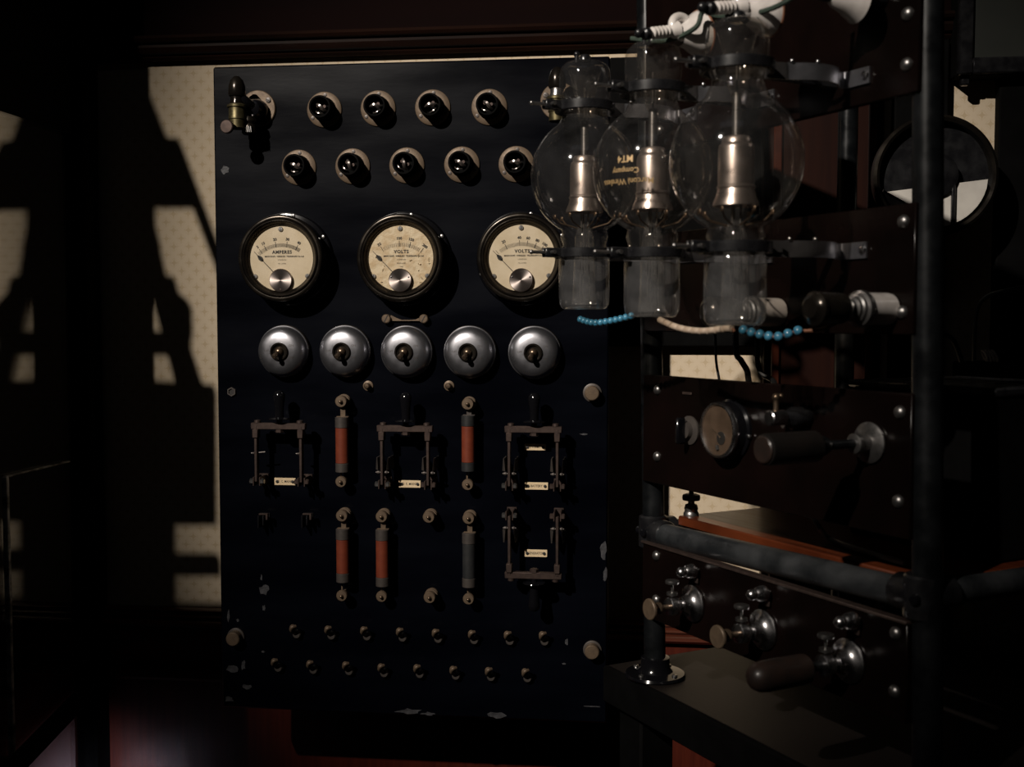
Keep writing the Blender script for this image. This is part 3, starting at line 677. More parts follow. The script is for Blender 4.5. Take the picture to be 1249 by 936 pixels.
def fuse(px, y0, y1, r0, r1, body, cap, label, px2=None):
    """y0,y1 terminals; r0,r1 body of coloured tube (pixels)"""
    t = thing('cartridge_fuse', label, 'fuse', loc_s(px, y0, .022), 0, 'cartridge fuses between brass terminals')
    o = t.location; k = SL
    zz = lambda py: on_y(px, py, YP-.018).z-o.z
    part('top_terminal', cached('term_w', terminal_mb, 'dull_brass'), t); tip = part('terminal_tip', cached('term_tip', lambda: MB().ball((0, -.0265, 0), .0024, 10), 'brass'), t)
    b = loc_s(px2 or px, y1, .020)-o; b.y = 0
    part('bottom_terminal', cached('term_n', nut_mb, 'dull_brass'), t, b); part('terminal_tip', tip.data, t, b+Vector((0, .0022, 0)))
    c = lambda z0, z1, r: MB().lathe([(r-.0006, z1), (r, z1+.0006), (r, z0-.0006), (r-.0006, z0)], (0, -.018, 0), (0, 0, 1), 28)
    part('tube', c(zz(r0), zz(r1), .0092).mesh('tube', M[body]), t)
    part('end_cap', c(zz(r0-13), zz(r0), .0096).mesh('end_cap', M[cap]), t); part('end_cap', c(zz(r1), zz(r1+11), .0096).mesh('end_cap', M[cap]), t)
    mb = MB(); z1 = zz(r0-13)
    mb.bbox((.001, -.016, z1/2), (.0072, .0016, abs(z1)), .0003); mb.bbox((.0012, -.018, z1+.0006), (.017, .006, .0014), .0004)
    part('lug', MB().bbox(((b.x)/2-.002, -.014, (zz(r1+11)+b.z)/2), (.0022, .0014, abs(zz(r1+11)-b.z)), .0003).mesh('lug', M['dull_brass']), t)
    part('lug', mb.mesh('lug', M['dull_brass' if cap != 'fuse_black' else 'fuse_cap']), t)
fuse(416, 490, 588, 522, 565, 'fuse_red', 'fuse_cap', 'red cartridge fuse between the left and middle knife switches', 416)
fuse(570.5, 493, 591.5, 520, 564, 'fuse_red', 'fuse_black', 'red cartridge fuse with black ends beside the right knife switch')
fuse(417, 629.5, 727, 658, 699, 'fuse_red', 'fuse_cap', 'left red cartridge fuse of the lower pair')
fuse(465.5, 630.5, 728, 659, 704, 'fuse_red', 'fuse_cap', 'right red cartridge fuse of the lower pair')
fuse(571.5, 632.5, 731, 663, 705, 'fuse_black', 'fuse_cap', 'black cartridge fuse in the lower row')
stud('stud_terminal', 523, 631, 'upper lone brass stud terminal beside the black fuse')
stud('stud_terminal', 524, 729, 'lower lone brass stud terminal beside the black fuse')

# --- rows of small hook terminals along the bottom
def hook_parts(t):
    part('base_nut', cached('hk_base', lambda: MB().lathe([(.0062, 0), (.0066, .002), (.0060, .006), (.0045, .0075), (0, .0078)], (.0016, 0, -.006), D, 20), 'fuse_cap'), t)
    def hook():
        mb = MB(); pts = bez([(.002, -.004, -.004), (-.002, -.010, -.001), (-.003, -.016, .004), (-.0005, -.019, .0085), (.0035, -.016, .009)], 5)
        mb.tube(pts, [.0030-.0010*abs(i/20-.5) for i in range(21)], 10); mb.ball((-.0015, -.014, .0060), .0048, 14, (1, .8, 1.1))
        return mb
    part('hook', cached('hk_hook', hook, 'dull_brass'), t)
nth = ['first', 'second', 'third', 'fourth', 'fifth', 'sixth', 'seventh', 'last']
rowa = [(360, 770), (402.5, 771.5), (446, 772.5), (489.5, 774), (533, 775.5), (577, 777), (620.5, 778), (663, 778.5)]
rowb = [(337.5, 811), (380.5, 813.5), (424, 815), (467, 817.5), (510.5, 818.5), (554.5, 820.5), (597.5, 822), (642, 823.5)]
for nm, row in (('upper', rowa), ('lower', rowb)):
    for i, p in enumerate(row):
        t = thing('hook_terminal', '%s small metal hook terminal from the left in the %s bottom row' % (nth[i].capitalize(), nm), 'terminal', loc_s(p[0], p[1], .008), 0, '%s row of hook terminals at the foot of the slate' % nm)
        hook_parts(t)

# ================================================================== BENCH AND RACK
ZT = on_plane(797, 824, (FAR.x, FAR.y, 0), N).z
s_end = -.062; off_f = (on_z(860, 875, ZT)-FAR).dot(N)
desk = thing('bench', 'black bench with matt top under the pipe rack, wallpaper wall behind', 'table', rk(.40, -.1, 0), TH)
def rl(p): return None
dl, dw = .95, off_f+.40
part('bench_top', MB().bbox((s_end+dl/2-.40, -(off_f-dw/2)-.1, ZT-.0245), (dl, dw, .046), .002).mesh('bench_top', M['matt_black']), desk)
part('top_lining', MB().bbox((s_end+dl/2-.40, -(off_f-dw/2)-.1, ZT-.0006), (dl-.012, dw-.012, .0012), .0004).mesh('top_lining', M['desk']), desk)
for sx in (0, 1):
    for sy in (0, 1):
        part('leg', MB().bbox((s_end+.04+sx*(dl-.08)-.40, -(off_f-.04-sy*(dw-.08))-.1, (ZT-.048)/2), (.05, .05, ZT-.048), .003).mesh('leg', M['matt_black']), desk)

rack = thing('pipe_rack', 'black painted iron pipe rack standing on the bench at right', 'rack', rk(0, 0, ZT), TH)
def rloc(p): d = p-rk(0, 0, ZT); return Vector((d.dot(U), -d.dot(N), d.z))
PR = .0133
nt, nb = on_r(1132, -60), on_r(1131, 1000); ft_, fb = on_r(789, -60), on_r(799, 826)
sN = s_of(on_r(1131, 500))
nb2 = nt+(nb-nt)*((nt.z-ZT-.0)/(nt.z-nb.z))
part('post', MB().tube([rloc(nt), rloc(nb2)], PR, 24).mesh('post', M['iron_dark']), rack, label='near upright pipe, crossing the whole picture')
fb.z = ZT; part('post', MB().tube([rloc(ft_), rloc(fb)], PR, 24).mesh('post', M['iron_dark']), rack, label='far upright pipe with a round floor flange')
RD = .33
for q in (rloc(ft_), rloc(nt)):
    part('post', MB().tube([(q.x, RD, q.z), (q.x, RD, 0)], PR, 16).mesh('post', M['iron_dark']), rack)
for q, y in ((rloc(fb), 0), (rloc(nb2), 0), (rloc(ft_), RD), (rloc(nt), RD)):
    fl_ = part('foot_flange', MB().lathe([(.036, 0), (.0375, .002), (.036, .005), (.022, .007), (.018, .012), (.0175, .024), (.015, .025)], (q.x, y, 0), (0, 0, 1), 36).mesh('foot_flange', M['black_gloss']), rack)
    mb = MB()
    for a in (20, 110, 200, 290): mb.lathe([(.0036, 0), (.0032, .002), (0, .003)], (q.x+.029*math.cos(R(a)), y+.029*math.sin(R(a)), .006), (0, 0, 1), 12)
    part('flange_screw', mb.mesh('flange_screw', M['steel']), fl_)
ra, rb_ = rloc(on_r(803, 650)), rloc(on_r(1124, 727)); zr = (ra.z+rb_.z)/2; zr1, zr2 = ra.z, rb_.z
part('rail', MB().tube([(.004, -.002, zr1-.001), (sN, -.002, zr2)], .0140, 24).mesh('rail', M['iron']), rack, label='scuffed grey front rail pipe')
part('rail', MB().tube([(sN, 0, zr2), (sN, RD, zr2)], .0125, 24).mesh('rail', M['iron']), rack, label='scuffed grey side rail pipe at right')
part('rail', MB().tube([(0, 0, zr1), (0, RD, zr1)], .0120, 16).mesh('rail', M['iron_dark']), rack)
part('rail', MB().tube([(0, RD, zr1), (sN, RD, zr2)], .0120, 16).mesh('rail', M['iron_dark']), rack)
for q, zz in ((0, zr1), (sN, zr2)):
    mb = MB().lathe([(.0155, -.020), (.0172, -.018), (.0172, .018), (.0155, .020)], (q, 0, zz), (0, 0, 1), 28)
    mb.lathe([(.0168, 0), (.0168, .028), (.0155, .030)], (q, 0, zz), (1 if q == 0 else -1, 0, 0), 24)
    mb.lathe([(.0168, 0), (.0168, .030), (.0150, .032)], (q, 0, zz), (0, 1, 0), 24)
    f_ = part('pipe_joint', mb.mesh('pipe_joint', M['black']), rack)
    mb = MB()
    for dx_, dy_ in ((-.014, -.010), (.006, -.017)): mb.lathe([(.0050, -.004), (.0050, .002), (.0036, .004), (0, .0045)], (q+dx_, dy_, zz), (dx_, dy_, 0), 14)
    part('set_screw', mb.mesh('set_screw', M['black_gloss']), f_)

# shelf boards on the rails
zs = rloc(on_r(817, 636)).z+.002
shelf = thing('rack_shelf', 'polished reddish mahogany shelf resting behind the front rail of the rack', 'shelf', rk(0, 0, ZT+zs), TH)
part('board', MB().bbox((sN/2, .165, -.006), (sN-.035, .28, .012), .0015).mesh('board', M['mahogany']), shelf)
part('batten', MB().bbox((.022, .165, -.016), (.010, .28, .010), .001).bbox((sN-.022, .165, -.016), (.010, .28, .010), .001).mesh('batten', M['matt_black']), shelf)

# dark panels bolted between the posts
def panel(name_label, ya_top, ya_bot, boltpix, strip=False):
    """ya: pixel heights read at x=1100 for top and bottom edge"""
    zt_, zb_ = on_r(1100, ya_top).z, on_r(1100, ya_bot).z
    t = thing('instrument_panel', name_label, 'panel', rk(0, .0155, zb_), TH)
    part('board', MB().bbox((sN/2, .003, (zt_-zb_)/2), (sN-.004, .008, zt_-zb_), .001).mesh('board', M['ebonite']), t)
    sR = s_of(on_r(1099, 500, .0155)); sL = s_of(on_r(803, 500, .0155))
    for s_ in (sL, sR):
        for py in boltpix:
            zz = on_r(1099, py, .0155).z-zb_
            part('panel_bolt', cached('pbolt', lambda: MB().lathe([(.0062, 0), (.0060, .001), (.0050, .0030), (.0025, .0044), (0, .0048)], (0, 0, 0), D, 20), 'steel'), t, (s_, -.001, zz))
    if strip:
        part('top_edge_strip', MB().bbox((sN/2, .002, (zt_-zb_)+.001), (sN-.004, .011, .003), .0005).mesh('top_edge_strip', M['copper']), t, label='dull metal strip along its top edge')
    return t
PO = .0155+.001      # offset of the panels' faces
panel('uppermost dark ebonite rack panel holding the upper valve clamps', -152, 122, (81, 20))
panel('second dark rack panel, holding the lower valve clamps and porcelain holders', 252, 408, (271, 381))
panel('third dark rack panel with a small meter and a long black handle', 478, 652, (503, 612))
panel('lowest dark rack panel with three projecting knobs and metal top strip', 752, 872, (774, 846), True)

# --- knobs and fittings on the rack (local -Y points out of the panel)
def rthing(name, label, cat, px, py, group=None, off=PO):
    return thing(name, label, cat, on_r(px, py, off), TH, group)
def adjuster(px, py, label, handle):
    t = rthing('adjusting_knob', label, 'knob', px, py, 'projecting adjusting knobs of the lowest panel')
    part('flange', cached('ad_fl', lambda: MB().lathe([(.0195, 0), (.0212, .0012), (.0212, .003), (.0190, .0045), (.0140, .006), (.0110, .010), (.0095, .014), (.0090, .018), (.0062, .019), (0, .019)], (0, 0, 0), D, 40), 'chrome'), t)
    part('flange_screw', cached('ad_sc', lambda: MB().lathe([(.003, .004), (.003, .008), (.0020, .0095), (0, .010)], (-.011, 0, -.007), D, 12), 'chrome'), t)
    part('collar', cached('ad_col', lambda: MB().lathe([(.0062, .018), (.0062, .024), (.0098, .0245), (.0104, .026), (.0104, .034), (.0096, .0352), (.0050, .036), (0, .036)], (0, 0, 0), D, 32), 'chrome'), t)
    s_ = part('thumb_screw', cached('ad_th', lambda: MB().lathe([(.0016, .009), (.0016, .0125), (.0064, .0130), (.0064, .0160), (.0016, .0165), (.0016, .0255), (.0076, .0260), (.0080, .0278), (.0076, .0296), (0, .0300)], (0, -.030, 0), (0, 0, 1), 24), 'steel'), t)
    if handle:
        part('spindle', MB().lathe([(.0048, .035), (.0048, .046), (.0066, .047), (.0066, .050), (.0048, .051), (.0050, .056)], (0, 0, 0), D, 24).mesh('spindle', M['iron_dark']), t)
        part('grip', MB().lathe([(.0110, .054), (.0138, .0555), (.0142, .060), (.0142, .102), (.0132, .110), (.0100, .116), (.0055, .119), (0, .120)], (0, 0, 0), D, 36).mesh('grip', M['wood_knob']), t, label='dark rounded wooden grip')
    else:
        part('spindle', cached('ad_sp', lambda: MB().lathe([(.0030, .035), (.0030, .046), (.0068, .047), (.0068, .049), (.0030, .050), (.0032, .060)], (0, 0, 0), D, 24), 'brass'), t)
        part('head', cached('ad_hd', lambda: MB().lathe([(.0050, .057), (.0110, .058), (.0120, .0590), (.0120, .0610), (.0112, .0620), (0, .0620)], (0, 0, 0), D, 36), 'dull_brass'), t)
def dome_terminal(px, py, label):
    t = rthing('dome_terminal', label, 'terminal', px, py, 'bright dome headed terminals of the lowest panel'); t.scale = (.86, .86, .86)
    part('base', cached('dt_b', lambda: MB().lathe([(.0040, 0), (.0040, .006), (.0094, .0065), (.0100, .008), (.0096, .012), (.0082, .019), (.0062, .0215), (.0066, .024), (.0070, .027), (.0062, .0300), (.0036, .0325), (0, .0332)], (0, 0, 0), D, 28), 'chrome'), t)
    part('lug', cached('dt_l', lambda: MB().bbox((.002, -.004, -.011), (.008, .002, .010), .0006), 'copper'), t)
adjuster(846, 736, 'left adjusting knob with flat brass head near the far post', False)
adjuster(932, 768, 'middle adjusting knob with flat brass head', False)
adjuster(1036, 806, 'right adjusting knob carrying a long rounded wooden grip', True)
dome_terminal(851, 696, 'bright dome terminal above the left adjusting knob')
dome_terminal(938, 723, 'bright dome terminal above the middle adjusting knob')
dome_terminal(1047, 756, 'bright dome terminal above the right adjusting knob with wooden grip')

# third panel: meter, selector, long handle, plug
t = rthing('small_meter', 'small round glass fronted meter in nickel rim on the third rack panel', 'meter', 893, 524)
part('case', MB().lathe([(.033, 0), (.033, .003), (.0305, .005), (.0295, .018), (.028, .019), (0, .017)], (0, 0, 0), D, 48).mesh('case', M['black_gloss']), t)
part('rim', MB().lathe([(.0292, .014), (.0305, .016), (.0305, .019), (.0292, .0215), (.0272, .0215), (.0262, .0190), (.0262, .0170)], (0, 0, 0), D, 56, close=False).mesh('rim', M['chrome']), t)
part('dial', MB().lathe([(.0268, .0150), (.0268, .0192), (0, .0194)], (0, 0, 0), D, 40).mesh('dial', mat('small_dial', (.085, .055, .036), .5, noise=(.055, .035, .022), nscale=60)), t)
part('movement', MB().lathe([(.0070, .0190), (.0070, .0200), (0, .0203)], (.006, 0, -.008), D, 24).cyl((.0, -.0198, -.016), (.001, -.0198, -.021), .0022, 8).mesh('movement', M['steel']), t)
part('needle', MB().tube([(.006, -.0200, -.008), (.000, -.0200, -.004), (-.010, -.0200, .001)], [.0012, .0008, .0004], 6).mesh('needle', M['brass']), t)
part('case_screw', MB().lathe([(.0028, .002), (.0026, .0045), (0, .006)], (.0318, 0, -.005), D, 12).lathe([(.0028, .002), (.0026, .0045), (0, .006)], (-.0318, 0, .002), D, 12).mesh('case_screw', M['chrome']), t)
part('glass', MB().lathe([(0, .0236), (.0085, .0233), (.018, .0225), (.0268, .0212)], (0, 0, 0), D, 40, close=False).mesh('glass', M['thin']), t)
t = rthing('selector_knob', 'small dark winged selector knob left of the small meter', 'knob', 842, 525)
part('skirt', MB().lathe([(.0165, 0), (.0165, .002), (.010, .004), (.009, .009), (0, .010)], (0, 0, 0), D, 32).mesh('skirt', M['fuse_cap']), t)
part('wing', MB().bbox((0, -.014, 0), (.006, .012, .030), .0018).mesh('wing', M['black_gloss']), t)
t = rthing('name_plate', 'small worn metal tag above the winged selector knob', 'label', 839, 480)
part('tag', MB().bbox((0, -.001, 0), (.017, .0015, .003), .0003).mesh('tag', M['copper']), t)
t = rthing('long_handle', 'long black handle on nickel flange, pointing left from the third rack panel', 'handle', 1062, 540)
part('flange', MB().lathe([(.0155, 0), (.0190, .001), (.0190, .003), (.0160, .0045), (.0080, .006), (.0074, .016), (.0092, .017), (.0092, .021), (.0070, .022), (0, .022)], (0, 0, 0), D, 40).mesh('flange', M['steel']), t)
part('spindle', MB().lathe([(.0042, .020), (.0042, .052), (.0068, .053), (.0090, .058), (.0090, .066), (.0060, .068)], (0, 0, 0), D, 24).mesh('spindle', M['iron_dark']), t)
part('grip', MB().lathe([(.0120, .066), (.0140, .068), (.0142, .072), (.0142, .122), (.0136, .1245), (.0120, .1250), (0, .1250)], (0, 0, 0), D, 36).mesh('grip', mat('grip_black', (.006, .005, .0045), .5, 0, .3, noise=(.009, .007, .006), nscale=40)), t)
part('end_disc', MB().lathe([(.0118, .1245), (.0122, .1265), (.0110, .1275), (0, .1278)], (0, 0, 0), D, 32).mesh('end_disc', M['wood_knob']), t, label='brown wooden end')
t = rthing('wall_plug', 'black plug with bright nickel sleeve above the long handle', 'plug', 985, 508)
part('body', MB().lathe([(.009, 0), (.010, .004), (.010, .022), (.007, .026), (.006, .036)], (0, 0, 0), D, 24).mesh('body', M['black']), t)
part('sleeve', MB().lathe([(.0070, .030), (.0078, .031), (.0078, .048), (.0066, .049), (0, .049)], (0, 0, 0), D, 12).mesh('sleeve', M['chrome'], 20), t)
part('clamp_screw', MB().cyl((0, -.040, .006), (0, -.040, .018), .0028, 12).ball((0, -.040, .020), .0042, 12).ball((.0, -.034, .021), .0030, 12).mesh('clamp_screw', M['brass']), t)
t = rthing('wing_terminal', 'tarnished butterfly terminal beside the black plug', 'terminal', 972, 518)
part('wings', MB().cyl((0, 0, 0), (0, -.016, 0), .003, 10).bbox((.006, -.014, .003), (.010, .002, .006), .0006, Matrix.Rotation(-.5, 3, 'Y')).bbox((-.006, -.014, .001), (.010, .002, .006), .0006, Matrix.Rotation(.7, 3, 'Y')).mesh('wings', M['fuse_cap']), t)

# second panel: porcelain lamp holders
def holder(px, py, label):
    t = rthing('porcelain_holder', label, 'lamp holder', px, py, 'porcelain and brass lamp holders under the valves')
    part('porcelain', cached('ph_p', lambda: MB().lathe([(.0125, 0), (.0140, .001), (.0145, .004), (.0145, .030), (.0150, .032), (.0140, .036), (.0090, .037), (0, .037)], (0, 0, 0), D, 36), 'ceramic'), t)
    part('nickel_ring', cached('ph_r', lambda: MB().lathe([(.0155, .031), (.0165, .033), (.0160, .037), (.0130, .038), (.0128, .041), (.0110, .042), (.0110, .045), (.0085, .046), (.0070, .050), (.0040, .052), (0, .052)], (0, 0, 0), D, 36), 'steel'), t)
    part('brass_shell', cached('ph_s', lambda: MB().lathe([(.0070, .050), (.0115, .053), (.0135, .058), (.0140, .066), (.0140, .084), (.0150, .085), (.0150, .088), (.0125, .089), (.0100, .091), (.0085, .093), (0, .093)], (0, 0, 0), D, 36), 'bronze'), t)
    part('side_screw', cached('ph_sc', lambda: MB().lathe([(.0030, 0), (.0028, .002), (0, .003)], (-.0128, -.062, .004), (-1, 0, .3), 12), 'steel'), t)
holder(1084, 377, 'porcelain and brass lamp holder at the right, in full view')
holder(950, 381, 'porcelain and brass lamp holder behind the lower ends of the middle and right valves')

# ================================================================== GLASS VALVES
def make_valve(label, c):
    t = thing('glass_valve', label, 'valve', c, TH, 'large glass transmitting valves')
    prof = [(0, .1285), (.012, .1280), (.021, .1260), (.0262, .1210), (.0280, .1130), (.0282, .100), (.0272, .090), (.0245, .082), (.0225, .076), (.0240, .070)]
    for i in range(0, 23):
        a = R(66-i*6.0); prof.append((.0590*math.cos(a), .0640*math.sin(a)+(.004 if a > 0 else .004)))
    prof = [p for p in prof if not (p[1] < .068 and p[1] > .0 and p[0] < .0245)]
    prof += [(.0262, -.062), (.0235, -.070), (.0250, -.076)]
    part('bulb', cached('gv_bulb', lambda: MB().lathe(prof, (0, 0, 0), (0, 0, 1), 56, close=False), 'bulb', 80), t)
    part('stem', cached('gv_stem', lambda: MB().lathe([(.0250, -.076), (.0272, -.080), (.0278, -.086), (.0278, -.128), (.0268, -.136), (.0235, -.1405), (.0215, -.1410), (.0200, -.1390), (0, -.1370)], (0, 0, 0), (0, 0, 1), 48, close=False), 'stem', 80), t)
    part('stem_press', cached('gv_press', lambda: MB().lathe([(.0140, -.136), (.0125, -.120), (.0110, -.090), (.0100, -.062), (.0075, -.052), (.0030, -.048), (0, -.048)], (0, 0, 0), (0, 0, 1), 28, close=False), 'stem', 80), t)
    part('top_press', cached('gv_tp', lambda: MB().lathe([(.0180, .118), (.0150, .108), (.0105, .088), (.0085, .070), (.0050, .062), (0, .060)], (0, 0, 0), (0, 0, 1), 24, close=False), 'bulb', 80), t)
    a_ = part('anode', cached('gv_anode', lambda: MB().lathe([(.0040, .0265), (.0110, .0260), (.0128, .0240), (.0132, .0200), (.0150, .0185), (.0158, .0150), (.0160, -.0170), (.0170, -.0180), (.0170, -.0195), (.0162, -.0205), (.0175, -.0260), (.0200, -.0320), (.0205, -.0350), (.0185, -.0350), (.0155, -.0260), (.0145, .0140), (0, .016)], (0, 0, 0), (0, 0, 1), 44, close=False), 'anode'), t, label='bright cylindrical nickel anode')
    def rods():
        mb = MB(); mb.cyl((0, 0, .026), (0, 0, .064), .0042, 14); mb.cyl((0, 0, .060), (0, 0, .100), .0012, 8)
        for x, y in ((.005, .002), (-.005, .002), (0, -.004)): mb.cyl((x, y, -.034), (x*.9, y*.9, -.050), .0010, 8); mb.cyl((x, y, -.05), (x*1.4, y*1.4, -.13), .0006, 6)
        return mb
    part('support_rods', cached('gv_rods', rods, 'steel'), t)
    def tags():
        mb = MB()
        for a in (200, 245, 300, 350, 60, 120):
            x, y = .026*math.cos(R(a)), .026*math.sin(R(a))
            mb.tube([(x*.35, y*.35, -.052), (x, y, -.047), (x*1.25, y*1.25, -.040)], .0009, 6); mb.bbox((x*1.25, y*1.25, -.040), (.004, .0016, .005), .0004)
        return mb
    part('spring_tags', cached('gv_tags', tags, 'brass'), t)
    mb = MB(); mb.lathe([(.0070, .0), (.0070, .004), (.005, .007), (0, .0075)], (0, 0, .1282), (0, 0, 1), 24)
    mb.ball((-.004, -.008, .136), .0036, 12); mb.cyl((-.004, -.008, .127), (-.004, -.008, .136), .0026, 10)
    part('cap_terminal', mb.mesh('cap_terminal', M['black']), t)
    return t
def valve_at(px, py, off, scale_s=None):
    p = on_r(px, py, off); return p
VC = [valve_at(713, 220, .142), valve_at(796, 213, .142), valve_at(898, 203, .142)]
vt = make_valve('leftmost glass valve, nearest the VOLTS meter', VC[0])
v2 = copy_tree(vt); place(v2, VC[1], TH, 'middle glass valve with upside down lettering on the bulb', 'large glass transmitting valves')
v3 = copy_tree(vt); place(v3, VC[2], TH, 'rightmost and largest looking glass valve', 'large glass transmitting valves')
# upside-down etched lettering wrapped on the middle bulb
cdir = math.atan2(-(VC[1].y), -(VC[1].x))-TH      # direction of the viewer's side in local frame
mb = MB()
def wrap(x, zz):                                  # rotated half a turn, laid on the bulb
    ang = (-x)/.059; h = -zz; rr = .0594*math.sqrt(max(.01, 1-((h-.004)/.0645)**2))
    a = cdir-R(26)+ang; return (rr*math.cos(a), rr*math.sin(a), h)
mb.text('Marconi Wireless', .0078, lambda x, y: wrap(x, y+.0125), bold=.00012)
mb.text('Company', .0072, lambda x, y: wrap(x, y+.0025), bold=.00012)
mb.text('MT4', .0088, lambda x, y: wrap(x, y-.0085), bold=.0002)
part('etched_lettering', mb.mesh('etched_lettering', M['gilt']), v2)

# clamps
def clamp(c, zoff, label):
    t = thing('valve_clamp', label, 'clamp', Vector((c.x, c.y, c.z+zoff)), TH, 'black ring clamps holding the valves')
    def ring():
        mb = MB().lathe([(.0285, -.0050), (.0325, -.0050), (.0330, -.0045), (.0330, .0045), (.0325, .0050), (.0285, .0050), (.0285, -.0050)], (0, 0, 0), (0, 0, 1), 48, close=False)
        mb.bbox((-.003, -.040, 0), (.0032, .022, .010), .0008); mb.bbox((.004, -.040, 0), (.0032, .022, .010), .0008)
        return mb
    part('ring', cached('cl_ring', ring, 'black'), t)
    part('lug_screw', cached('cl_screw', lambda: MB().cyl((-.014, -.044, 0), (.012, -.044, 0), .0022, 12).lathe([(.0042, 0), (.0042, .004), (0, .005)], (-.005, -.044, 0), (-1, 0, 0), 6).cyl((0, -.040, 0), (0, -.066, 0), .0019, 10).ball((0, -.066, 0), .0026, 10), 'steel'), t)
    def strap():                                   # springy strap back to the panel
        L = .142-PO; mb = MB(); pts = bez([(.004, .028, 0), (.010, .050, 0), (.020, .075, 0), (.018, .098, 0), (.006, L-.012, 0), (.004, L-.0035, 0), (.016, L-.002, 0), (.034, L-.0016, 0)], 6)
        vs = []; fs = []
        for i, p in enumerate(pts):
            d = (pts[min(i+1, len(pts)-1)]-pts[max(i-1, 0)]).normalized(); nx = Vector((d.y, -d.x, 0))*.0011
            vs += [p+nx-Vector((0, 0, .0075)), p+nx+Vector((0, 0, .0075)), p-nx+Vector((0, 0, .0075)), p-nx-Vector((0, 0, .0075))]
        for i in range(len(pts)-1):
            for k in range(4): fs.append((i*4+k, i*4+(k+1) % 4, i*4+4+(k+1) % 4, i*4+4+k))
        fs += [(3, 2, 1, 0), tuple(len(vs)-4+k for k in range(4))]
        mb.add(vs, fs); return mb
    part('strap', cached('cl_strap', strap, 'dome'), t)
    part('arm', cached('cl_arm', lambda: MB().bbox((-.010, (.030+.142-PO)/2, 0), (.004, .142-PO-.030, .009), .0008), 'black'), t)
    part('strap_screw', cached('cl_ss', lambda: MB().lathe([(.0040, 0), (.0036, .002), (0, .0032)], (.030, .142-PO-.003, 0), D, 14).ball((.020, .075, .009), .0024, 10).ball((.012, .052, .009), .0024, 10), 'chrome'), t)
who = ['leftmost', 'middle', 'rightmost']
for i, c in enumerate(VC):
    clamp(c, [.078, .082, .0865][i], 'upper black ring clamp round the neck of the %s glass valve' % who[i])
    clamp(c, [-.080, -.078, -.072][i], 'lower black ring clamp round the stem of the %s glass valve' % who[i])

# porcelain insulators on top
def insulator(p, label, rz, tilt):
    t = thing('porcelain_insulator', label, 'insulator', p, rz, 'white porcelain insulators over the valves'); t.rotation_euler = (tilt, 0, rz); t.scale = (.74, .74, .74)
    def neck():
        pr = [(.0045, 0)]
        for k in range(5): h = .003+k*.0058; pr += [(.0050, h), (.0078, h+.0012), (.0082, h+.0024), (.0078, h+.0036), (.0052, h+.0046)]
        pr += [(.0070, .033), (.0100, .038), (.0120, .044), (0, .045)]
        return MB().lathe(pr, (0, 0, 0), (0, 1, 0), 28)
    part('ribbed_neck', cached('in_neck', neck, 'ceramic'), t)
    part('eye', cached('in_eye', lambda: MB().torus((0, .052, .004), .0130, .0064, (1, 0, .2), 32, 14), 'ceramic'), t)
    part('skirt', cached('in_skirt', lambda: MB().lathe([(.0120, .046), (.0180, .058), (.0250, .068), (.0290, .076), (.0300, .080), (.0285, .079), (.0220, .070), (.0120, .060)], (0, 0, -.008), (0, 1, 0), 36, close=False), 'ceramic'), t)
    part('dark_band', cached('in_band', lambda: MB().torus((0, .0805, -.008), .0296, .0016, (0, 1, 0), 36, 8), 'wire'), t)
    part('tip_terminal', cached('in_tip', lambda: MB().lathe([(.0060, -.010), (.0078, -.008), (.0078, -.001), (.0050, 0)], (0, 0, 0), (0, 1, 0), 20).ball((0, -.016, .002), .0062, 14), 'black'), t)
pi_ = [on_r(792, 41, .168), on_r(870, 10, .168)]
insulator(pi_[0], 'white ribbed porcelain insulator above the middle glass valve', TH, R(12))
insulator(pi_[1], 'white ribbed porcelain insulator above the rightmost glass valve', TH, R(10))
q = on_r(1012, -6, .075)
t = thing('porcelain_cone', 'white porcelain cone at the top edge, right of the valves', 'insulator', q, TH)
part('cone', MB().lathe([(.006, 0), (.009, .004), (.012, .014), (.017, .026), (.019, .030), (.016, .030), (.010, .024)], (0, 0, 0), (.12, 1, -.1), 32, close=False).mesh('cone', M['ceramic']), t)
part('stud', MB().lathe([(.005, -.012), (.006, -.008), (.005, .030), (.005, .075-PO)], (0, 0, 0), (.12, 1, .02), 16).mesh('stud', M['black']), t)
solo('cotton_cord', MB().tube([tuple(x) for x in bez([on_r(770, 47, .155), on_r(812, 50, .140), on_r(848, 34, .13), on_r(858, 14, .125), on_r(880, 20, .13), on_r(930, 14, .125), on_r(965, -2, .12), on_r(1000, -30, .08)], 8)], .0024, 8), 'green_cord', 'dark green cotton covered cord looping over the valve tops', 'cord')

# bead strings and wires under the valves
def beads(label, pts, r, m, kind, wirem='wire', n=None, squash=1, extra=None):
    pts = [Vector(p) for p in pts]; t = thing('bead_string', label, 'beads', pts[0], 0)
    path = bez(pts, 12); path = [p-pts[0] for p in path]
    part('wire', MB().tube(path, .0012, 8).mesh('wire', M[wirem]), t)
    step = r*2*squash*1.02; L = 0; nxt = step*.5; k = 0
    me = (MB().ball((0, 0, 0), r, 14, (1, 1, .95)) if kind == 'ball' else MB().lathe([(r*.6, -r*squash), (r, -r*squash*.85), (r, r*squash*.85), (r*.6, r*squash)], (0, 0, 0), (0, 0, 1), 14)).mesh('bead', M[m])
    for a, b in zip(path, path[1:]):
        d = (b-a); ll = d.length
        while L+ll >= nxt:
            p = a+d*((nxt-L)/ll); o = part('bead', me, t, p); o.rotation_euler = d.to_track_quat('Z', 'Y').to_euler(); nxt += step; k += 1
        L += ll
    return t
beads('string of turquoise beads under the leftmost glass valve', [on_r(706, 389, .130), on_r(724, 394, .130), on_r(748, 391, .125), on_r(772, 385, .12)], .0040, 'blue', 'ball')
